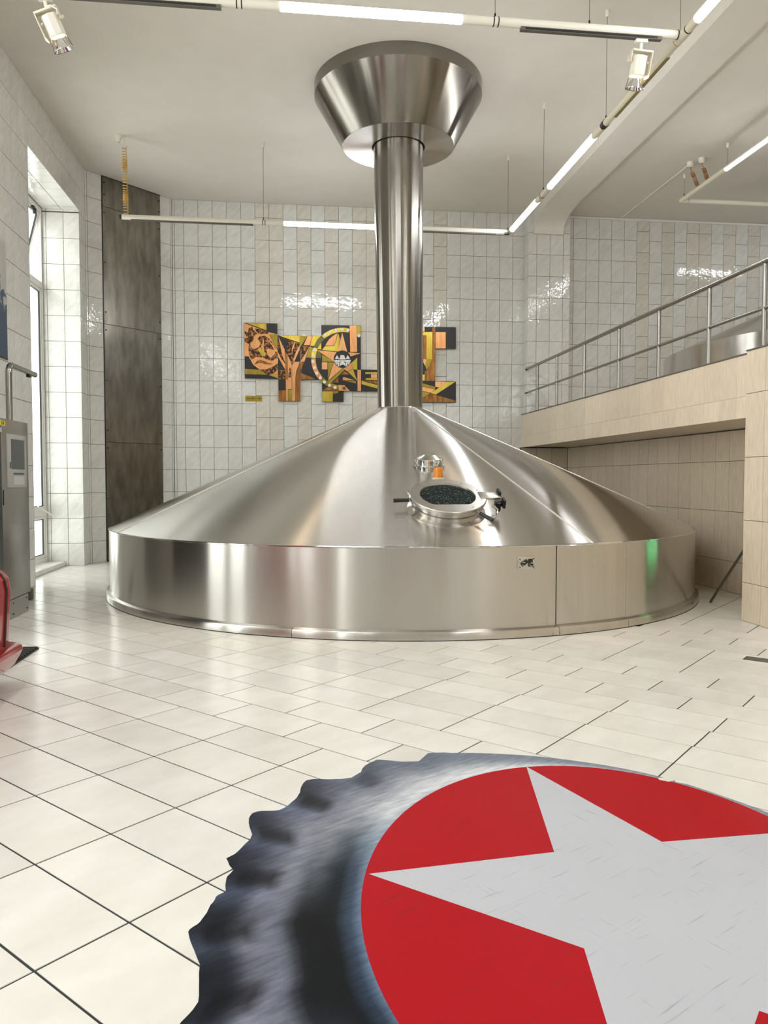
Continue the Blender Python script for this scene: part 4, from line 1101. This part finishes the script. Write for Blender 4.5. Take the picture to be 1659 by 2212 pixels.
for k, (x, y) in enumerate(((6.32, 11.83), (6.42, 11.66))):
    G().lathe([(.02, ZC-.085), (.05, ZC-.06), (.055, ZC-.001)], 20, mtx=Matrix.Translation((x, y, 0))).obj('cable_rose', 'lamp_white', rig2, True)
    coil(rig2, (x+.03, y, ZC-.15), (XG-.005, y+.06*(1-2*k), R2Z+.03), .028, 13, 'coil_red')
    G().cyl((x, y, ZC-.085), (x+.03, y, ZC-.15), .006, 6).obj('cable_lead', 'coil_red', rig2)
cd = G().tube([(6.325, BY-.04, ZC-.012), (6.335, 11.95, ZC-.012)], .012, 8).obj('cable_conduit', 'lamp_white', None, True)
props(cd, 'thin white cable conduit along the ceiling over the gallery', 'conduit')

# ------------------------------------------------------------------ track spotlights
def spot(label, base, ax, side, power):
    """base: point under the track rail; ax: aim; side: where the ballast box sits"""
    b, ax, sd = Vector(base), Vector(ax).normalized(), Vector(side)
    sd = (sd-ax*sd.dot(ax)).normalized()
    cr = ax.cross(sd)
    t = thing('track_spotlight', label, 'spotlight', base)
    R = Matrix((sd, cr, ax)).transposed()
    c0 = b+Vector((0, 0, -.06))
    T = Matrix.Translation(c0+ax*.03) @ R.to_4x4()
    q = G().bbox(b.x-.055, b.x+.055, b.y-.022, b.y+.022, b.z-.02, b.z+.012, .008)
    q.obj('track_adapter', 'lamp_white', t, True)
    q = G().bbox(-.10, .085, -.045, .045, -.012, .004, .003, T)
    q.bbox(-.10, -.092, -.045, .045, 0, .20, .003, T).bbox(.078, .086, -.03, .03, 0, .09, .003, T)
    q.obj('bracket', 'lamp_cream', t, True)
    G().cyl(b+Vector((0, 0, -.02)), c0+ax*.03, .014, 10).obj('swivel', 'lamp_white', t, True)
    q = G().lathe([(.056, .03), (.068, .035), (.068, .185), (.060, .19)], 8, mtx=T).disc(.056, .03, 8, T, True)
    q.obj('housing', 'lamp_white', t)
    for s_ in (-1, 1):
        p0 = Vector((s_*.07, 0, .075))
        G().cyl(T @ p0, T @ (p0+Vector((s_*.035, 0, 0))), .013, 10).obj('knob', 'lamp_cream', t, True)
    G().tube([T @ Vector(p) for p in ((0, .02, -.02), (.05, .05, -.01), (.085, .055, .03), (.07, .05, .06))], .006, 6).obj('flex', 'lamp_white', t, True)
    G().lathe([(.030, .17), (.036, .20), (.052, .235), (.075, .285)], 40, mtx=T).obj('reflector', 'chrome', t, True)
    G().lathe([(.0745, .284), (.082, .283), (.082, .290), (.0745, .290)], 40, mtx=T).obj('front_ring', 'chrome', t, True)
    G().lathe([(.014, .175), (.014, .215), (.0005, .222)], 16, mtx=T).obj('bulb', 'halogen', t, True)
    G().lathe([(.0375, .190), (.0385, .199)], 24, mtx=T).obj('glow_slit', 'halogen', t, True)
    for s_ in (-1, 1):
        G().cyl(T @ Vector((s_*.062, 0, .185)), T @ Vector((s_*.079, 0, .283)), .0025, 6).obj('wire_clip', 'black_metal', t)
    ld = bpy.data.lights.new('halogen_beam', 'SPOT')
    ld.energy = power
    ld.color = (1.0, 0.74, 0.46)
    ld.spot_size = math.radians(50)
    ld.spot_blend = 0.6
    ld.shadow_soft_size = 0.045
    lo = bpy.data.objects.new('halogen_beam', ld)
    COL.objects.link(lo)
    lo.matrix_world = Matrix.Translation(T @ Vector((0, 0, .30))) @ ax.to_track_quat('-Z', 'Y').to_matrix().to_4x4()
    lo.parent = t
    lo.matrix_parent_inverse = wm(t).inverted()
    return t
SPOT_W = 70.0
spot('white track spotlight with chrome reflector on the rail at upper right', (3.02, YC, RZ-.073), (-.06, .28, -.96), (-1, 0, 0), SPOT_W)
spot('white track spotlight with chrome reflector over the window wall, upper left', (-1.93, YC, RZ-.073), (.36, .28, -.89), (1, 0, 0), SPOT_W)
# ------------------------------------------------------------------ mural on the back wall
mu = thing('wall_relief', 'copper and brass relief of star, hop cone and barley on black boards', 'artwork', (1.1, BY-.045, 3.5))
MO = Vector((0, BY-.018, 0))
def dip(pts): return [(x, z) for x, z in pts]
for i, p in enumerate(MURAL_BOARDS):
    G().prism(p, MO, X3, Z3, .026).obj('board', 'board_black', mu)
for k, (code, p) in enumerate(MURAL_PLATES):
    lay = int(code[1])
    nm, mt = {'c': ('copper_plate', 'copper'), 'b': ('brass_plate', 'brass'), 'o': ('brass_plate', 'brass_dark'), 'g': ('brass_plate', 'brass_green'), 'd': ('etched_plate', 'copper_etched'), 'n': ('copper_plate', 'copper_dark')}[code[0]]
    G().prism(p, MO-Y3*.024, X3, Z3, .002+.0035*lay+.0002*(k % 5)).obj(nm, mt, mu)
for x, z in MURAL_DOTS:
    p = Vector((x, MO.y-.024, z))
    G().cyl(p, p-Y3*.018, .029, 20).obj('white_stud', 'stud', mu, True)
(cx, cz), (ex, ez) = CREST
rcr = math.hypot(ex-cx, ez-cz)
p = Vector((cx, MO.y-.024, cz))
cd_ = G().cyl(p, p-Y3*.020, rcr, 48).obj('crest_disc', 'board_black', mu, True)
for c in CASTLE:
    G().prism(c, MO-Y3*.043, X3, Z3, .003).obj('castle_piece', 'stud', cd_)
(bx, bz), = BOLT
p = Vector((bx, MO.y-.03, bz))
bo = G().cyl(p, p-Y3*.016, .027, 20).obj('bolt', 'black_metal', mu, True)
G().cyl(p-Y3*.016, p-Y3*.020, .009, 12).obj('bolt_head', 'brass', bo, True)
# name plaque
pq = thing('plaque', 'small brass name plaque with black lettering below the relief', 'plaque', (-.711, BY-.006, 2.893))
po = G().prism([(-.862, 2.944), (-.561, 2.942), (-.561, 2.842), (-.862, 2.844)], (0, BY-.001, 0), X3, Z3, .008).obj('plate', 'brass_dark', pq)
def text(body, mtx, size, mat, parent, name='lettering', ext=.001):
    cu = bpy.data.curves.new(name, 'FONT')
    cu.body = body
    cu.size = size
    cu.extrude = ext
    cu.align_x = 'CENTER'
    cu.align_y = 'CENTER'
    cu.materials.append(M[mat])
    tmp = bpy.data.objects.new(name, cu)
    COL.objects.link(tmp)
    dg = bpy.context.evaluated_depsgraph_get()
    me = bpy.data.meshes.new_from_object(tmp.evaluated_get(dg))
    bpy.data.objects.remove(tmp)
    bpy.data.curves.remove(cu)
    me.name = name
    o = bpy.data.objects.new(name, me)
    COL.objects.link(o)
    if parent:
        o.parent = parent
        o.matrix_local = wm(parent).inverted() @ mtx
    else:
        o.matrix_world = mtx
    return o
MX = Matrix(((1, 0, 0, 0), (0, 0, -1, 0), (0, 1, 0, 0), (0, 0, 0, 1)))
text('Pavel Háno, 1988', Matrix.Translation((-.711, BY-.0105, 2.893)) @ MX, .036, 'black', pq)

# ------------------------------------------------------------------ cabinet, pipe, poster on the left
CX = -2.80
cab = thing('control_cabinet', 'tall grey steel control cabinet with touch panel against the left wall', 'cabinet', (-3.05, 7.9, 0))
G().bbox(XL+.012, CX, 7.86, 8.615, .20, 2.0, .006).obj('body', 'steel_cabinet', cab, True)
G().bbox(XL+.012, CX, 6.95, 7.845, .20, 2.0, .006).obj('body', 'dark_machine', cab, True)
pn = G().box(XL+.05, CX-.004, 7.05, 8.54, .0, .192).obj('plinth', 'steel_cabinet', cab)
for y in (8.10, 8.49):
    for z in (.045, .155):
        G().cyl((CX-.006, y, z), (CX+.003, y, z), .007, 8).obj('screw', 'black_metal', pn)
G().box(XL+.05, CX-.012, 7.06, 8.60, .188, .202).obj('shadow_joint', 'gasket', cab)
G().bbox(CX-.01, CX+.006, 7.10, 7.83, .25, 1.30, .004).obj('dark_door', 'black', cab, True)
pa = G().bbox(CX-.004, CX+.016, 7.985, 8.508, 1.32, 1.855, .004).obj('operator_panel', 'sheet_grey', cab, True)
G().box(CX+.010, CX+.0175, 8.066, 8.446, 1.505, 1.806).obj('screen', 'screen', pa)
for i in range(10):
    G().box(CX+.014, CX+.0185, 8.125+.030*i, 8.150+.030*i, 1.452, 1.468).obj('key', 'blue', pa)
G().box(CX+.014, CX+.0185, 8.02, 8.05, 1.515, 1.575).obj('emblem_plate', 'blue', pa)
G().box(CX+.014, CX+.0172, 8.125, 8.43, 1.35, 1.435).obj('key_field', 'label_pale', pa)
st = G().box(CX-.002, CX+.002, 7.80, 7.965, 1.925, 1.975).obj('warning_label', 'yellow', cab)
MYX = Matrix(((0, 0, 1, 0), (1, 0, 0, 0), (0, 1, 0, 0), (0, 0, 0, 1)))
text('650', Matrix.Translation((CX+.0025, 7.895, 1.95)) @ MYX, .05, 'board_black', st)
G().box(CX-.002, CX+.002, 7.78, 7.868, 1.86, 1.905).obj('warning_label', 'label_pale', cab)
G().bbox(CX-.02, CX+.006, 7.868, 7.885, 1.15, 1.30, .003).obj('lock', 'black_metal', cab, True)
ft = G().bbox(-3.16, -3.02, 9.30, 9.40, 0.0, .13, .01).obj('pipe_stub', 'coping', None, True)
props(ft, 'short dark pipe stub on the floor behind the grey cabinet', 'pipe')
px, py = -2.96, 8.55
path = [(px, py, 2.002), (px, py, 2.52)]
for i in range(7):
    t = PI/2*i/6
    path.append((px, py+.09*(1-math.cos(t)), 2.52+.09*math.sin(t)))
path += [(px, 9.36, 2.61)]
pp_ = thing('vent_pipe', 'bent stainless steel pipe rising from the grey cabinet top', 'pipe', (px, py, 2.0))
G().tube(path, .033, 16).obj('bent_tube', 'rail', pp_, True)
G().cyl((px, 9.355, 2.61), (px, 9.375, 2.61), .034, 16).obj('end_cap', 'rail', pp_, True)
G().bbox(px-.02, px+.02, 9.14, 9.22, 2.555, 2.585, .006).obj('drip_clip', 'black_metal', pp_, True)
po = thing('poster', 'blue and white print of splashing water on the left tiled wall', 'poster', (XL+.01, 9.0, 3.5))
G().box(XL+.002, XL+.010, 8.2, 9.66, 2.83, 4.20).obj('print', 'splash', po)
G().box(XL+.002, XL+.014, 8.2, 9.66, 2.815, 2.832).obj('lower_edge', 'black', po)

# ------------------------------------------------------------------ red car at the left edge
VX, VY0, VY1 = -1.885, 3.0, 5.52
car = thing('red_car', 'glossy red vintage car, its rounded end corner with black door seal and bumper lip', 'car', (-2.6, 4.0, 0))
def rounded(y0, y1, x0, x1, prof_z, r, n=8):
    """body between x0..x1 and y0..y1 with rounded plan corners; prof_z: list of (z, inset)"""
    def outline(ins):
        o = []
        for cxx, cyy, a0 in ((x1-r, y1-r, 0), (x0+r, y1-r, 90), (x0+r, y0+r, 180), (x1-r, y0+r, 270)):
            for i in range(n+1):
                t = math.radians(a0+90*i/n)
                o.append((cxx+(r-ins)*math.cos(t), cyy+(r-ins)*math.sin(t)))
        return o
    g = G()
    m = 4*(n+1)
    vs, fs = [], []
    for z, ins in prof_z:
        vs += [Vector((x, y, z)) for x, y in outline(ins)]
    for i in range(len(prof_z)-1):
        for k in range(m):
            k2 = (k+1) % m
            fs.append((i*m+k, i*m+k2, (i+1)*m+k2, (i+1)*m+k))
    fs += [list(range(m))[::-1], list(range((len(prof_z)-1)*m, len(prof_z)*m))]
    return g.add(vs, fs)
zt = CARZ[0]
body = [(CARZ[3], .09), (CARZ[2]-.02, .03), (CARZ[2], .02), (zt-.16, .0), (zt-.07, .012), (zt-.025, .045), (zt, .11)]
rounded(VY0, VY1, -3.25, VX, body, .14).obj('body', 'red_paint', car, True)
rounded(3.5, 4.7, -3.0, -2.15, [(zt-.01, 0), (zt+.015, .01), (zt+.02, .03)], .16).obj('cockpit_cover', 'board_black', car, True)
seal = []
ys_ = VY1-.20
for z, x in ((CARZ[2]+.01, VX-.018), (zt-.16, VX+.002), (zt-.085, VX-.006), (zt-.04, VX-.030), (zt-.012, VX-.07), (zt, VX-.14), (zt+.002, VX-.5)):
    seal.append((x, ys_, z))
G().tube(seal, .009, 8).obj('door_seal', 'black', car, True)
bump = [(CARZ[3]-.02, .10), (CARZ[3]+.02, .055), (CARZ[2]-.075, .018), (CARZ[2]-.035, .0), (CARZ[2]-.012, .006), (CARZ[2], .03), (CARZ[2]-.004, .085)]
rounded(VY0-.08, VY1+.055, -3.32, VX+.05, bump, .13).obj('bumper', 'red_paint', car, True)
for y in (3.45, 4.95):
    for x in (-3.12, -2.12):
        wh = G().cyl((x, y, .27), (x+.16, y, .27), .27, 28).obj('wheel', 'rubber', car, True)
        G().cyl((x-.006, y, .27), (x+.166, y, .27), .15, 24).obj('hub_cap', 'chrome', wh, True)
# ribbed mat
mt = thing('ribbed_mat', 'black ribbed rubber mat on the tiles behind the red car', 'mat', (-2.5, 6.2, 0))
G().box(-3.0, -2.095, 5.65, 6.62, .0005, .012).obj('base', 'rubber', mt)
for i in range(15):
    y = 5.66+.065*i
    G().bbox(-3.0, -2.10, y, y+.040, .010, .024, .006).obj('rib', 'rubber', mt)

# ------------------------------------------------------------------ small things on the right
G_ = G().prism([(0, 0), (.62, 0), (.62, -.155), (0, -.155)], (3.545, 5.655, -.001), Vector((s2, -s2, 0)), Vector((s2, s2, 0)), .003)
dr = thing('floor_drain', 'narrow worn grey drain cover let into the floor tiles at right', 'drain', (3.70, 5.5, 0))
du, dv = Vector((s2, -s2, 0)), Vector((s2, s2, 0))
do = Vector((3.495, 5.60, 0))
G().prism([(0, 0), (.6, 0), (.6, .135), (0, .135)], do, du, dv, .0015).obj('frame', 'gasket', dr)
G().prism([(.014, .008), (.586, .008), (.586, .127), (.014, .127)], do, du, dv, .003).obj('cover', 'drain', dr)
rd = G().cyl((4.735, 8.233, .012), (4.50, 7.19, .735), .014, 10).obj('rod', 'rod', None, True)
props(rd, 'thin dark metal rod leaning between floor and the stone pier', 'rod')
# exit lamp on the hidden side of the stone pier; its green light falls on the kettle
ex = thing('exit_lamp', 'small green emergency lamp on the hidden side of the stone pier', 'lamp', (4.76, 7.3, .62))
G().bbox(4.73, 4.80, 7.184, 7.44, .54, .74, .006).obj('case', 'white_paint', ex, True)
G().box(4.724, 4.7305, 7.20, 7.42, .56, .72).obj('light_panel', 'green', ex)

# ------------------------------------------------------------------ printed crown cap on the floor
EC = Vector((1.122, 2.417))
EA, EB = Vector((-.146, -.989)), Vector((-.989, .146))
ESA, ESB = 1.193, .905
def ell(t, k=1.0): return EC+EA*(ESA*k*math.cos(t))+EB*(ESB*k*math.sin(t))
def param(p):
    d = Vector(p)-EC
    return math.atan2(d.dot(EB)/ESB, d.dot(EA)/ESA)
def ang(p):
    d = Vector(p)-EC
    return math.degrees(math.atan2(d.y, d.x)) % 360
known = [(ang(p), (Vector(p)-EC).length) for p in CAP_EDGE]
known.sort()
alast, afirst = known[-1][0], known[0][0]
# the rest of the serrated edge runs on behind the camera and back under the right side
outer = list(known)
a, i = alast, 0
teeth = 11
span = 360-alast+afirst
for k in range(1, teeth*6):
    f = k/(teeth*6)
    aa = alast+span*f
    e = (ell(param(EC+Vector((math.cos(math.radians(aa)), math.sin(math.radians(aa)))))) - EC).length
    grow = .50*math.cos(PI/2*min(1, f*1.35)) if f < .74 else 0
    r = e+max(.012, grow)+(.045*math.sin(2*PI*f*teeth) if f < .6 else .0)
    outer.append((aa, r))
outer.sort()
def r_out(deg):
    d = deg % 360
    if d < outer[0][0]: d += 360
    for (a0, r0), (a1, r1) in zip(outer, outer[1:]+[(outer[0][0]+360, outer[0][1])]):
        if a0 <= d <= a1:
            return r0+(r1-r0)*(d-a0)/max(1e-6, a1-a0)
    return outer[-1][1]
PAINT = [  # angle, colours from the red field (t=0) to the serrated edge (t=1), sRGB
    (28, [(200, 208, 218), (205, 212, 220), (180, 188, 198), (165, 172, 182), (155, 163, 172), (150, 158, 168), (150, 158, 168), (150, 158, 168)]),
    (60, [(205, 212, 220), (208, 214, 222), (175, 184, 195), (165, 172, 182), (150, 158, 168), (145, 152, 164), (140, 148, 160), (140, 148, 160)]),
    (92, [(205, 210, 220), (225, 228, 232), (215, 218, 224), (170, 178, 190), (140, 150, 162), (135, 143, 156), (130, 138, 152), (130, 138, 152)]),
    (112, [(190, 198, 210), (222, 225, 230), (218, 222, 228), (190, 194, 202), (150, 155, 166), (122, 128, 142), (110, 118, 134), (112, 120, 135)]),
    (135, [(165, 180, 198), (208, 213, 220), (195, 199, 206), (158, 162, 172), (130, 134, 146), (105, 109, 124), (86, 91, 107), (80, 86, 102)]),
    (150, [(150, 168, 190), (120, 135, 152), (85, 95, 108), (130, 134, 144), (135, 138, 150), (108, 112, 128), (74, 79, 96), (66, 72, 90)]),
    (163, [(135, 152, 175), (62, 76, 96), (28, 36, 44), (95, 100, 110), (130, 134, 148), (98, 102, 118), (62, 67, 84), (52, 58, 74)]),
    (180, [(120, 140, 170), (60, 75, 95), (14, 18, 20), (14, 18, 20), (112, 116, 132), (112, 114, 130), (44, 49, 60), (50, 56, 70)]),
    (200, [(122, 142, 172), (48, 62, 82), (14, 17, 19), (18, 22, 25), (112, 116, 132), (118, 120, 136), (42, 47, 60), (38, 43, 54)]),
    (216, [(110, 130, 160), (45, 60, 80), (26, 33, 41), (58, 66, 78), (138, 142, 158), (108, 110, 126), (28, 34, 47), (18, 22, 32)]),
    (245, [(110, 130, 160), (60, 75, 95), (60, 70, 82), (120, 126, 138), (140, 145, 158), (90, 95, 110), (40, 46, 60), (30, 36, 48)]),
    (300, [(150, 165, 185), (180, 188, 200), (160, 166, 178), (140, 146, 160), (120, 126, 140), (90, 96, 112), (70, 76, 92), (60, 66, 82)]),
    (388, [(200, 208, 218), (205, 212, 220), (180, 188, 198), (165, 172, 182), (155, 163, 172), (150, 158, 168), (150, 158, 168), (150, 158, 168)])]
TS = [0, .1, .2, .38, .54, .70, .86, 1.0]
def lin(c): return tuple((v/255/12.92 if v/255 < .04045 else ((v/255+.055)/1.055)**2.4) for v in c)
def paint(deg, t):
    d = deg % 360
    if d < PAINT[0][0]: d += 360
    for (a0, c0), (a1, c1) in zip(PAINT, PAINT[1:]):
        if a0 <= d <= a1:
            f = (d-a0)/(a1-a0)
            break
    for j in range(7):
        if TS[j] <= t <= TS[j+1]:
            q = (t-TS[j])/(TS[j+1]-TS[j])
            break
    q = q*q*(3-2*q)
    return [(c0[j][k]*(1-f)+c1[j][k]*f)*(1-q)+(c0[j+1][k]*(1-f)+c1[j+1][k]*f)*q for k in range(3)]
dec = thing('floor_sticker', 'huge worn floor sticker of a bottle cap with white star on red', 'floor sticker', (EC.x, EC.y, 0))
NA, NR = 720, 22
vs, fs, cols = [], [], []
rnd = random.Random(3)
for i in range(NA):
    dg = 360*i/NA
    dirv = Vector((math.cos(math.radians(dg)), math.sin(math.radians(dg))))
    ri = (ell(param(EC+dirv))-EC).length*.985
    ro = max(r_out(dg), ri+.012)
    for j in range(NR+1):
        t = j/NR
        p = EC+dirv*(ri+(ro-ri)*t)
        vs.append((p.x, p.y, .0012))
        c = paint(dg, t)
        # printed folds of the serrated flank
        if 112 < dg < 330:
            w = min(1, (dg-112)/25)
            fold = math.sin(math.radians(dg)*25.5+.6*math.sin(dg*.21)+1.0)
            k = max(0, t-.55)/.45
            c = [v*(1+w*k*(.42*fold)) for v in c]
            bump_ = math.sin(math.radians(dg)*25.5+2.3)
            if t > .62: c = [v*(1-.55*w*max(0, bump_)*(1 if .66 < t < .93 else .4)) for v in c]
        cols.append((*[.86*q for q in lin([max(0, min(255, v)) for v in c])], 1))
m = NR+1
for i in range(NA):
    k = (i+1) % NA
    for j in range(NR):
        fs.append((i*m+j, i*m+j+1, k*m+j+1, k*m+j))
g = G().add(vs, fs)
po_ = g.obj('cap_print', 'cap_print', dec)
at = po_.data.color_attributes.new('print', 'FLOAT_COLOR', 'POINT')
for i, c in enumerate(cols): at.data[i].color = c
g = G()
pts = [ell(2*PI*i/180) for i in range(180)]
G().prism([(p.x, p.y) for p in pts], (0, 0, .0008), X3, Y3, .0012).obj('red_field', 'print_red', dec)
G().prism(STAR, (0, 0, .0016), X3, Y3, .0010).obj('white_star', 'print_white', dec)
# bare chip where the print is torn, and the overlap of the two sheets
for pl_ in CHIPS:
    G().prism(pl_, (0, 0, .0016), X3, Y3, .0013).obj('torn_spot', 'tile_floor', dec)
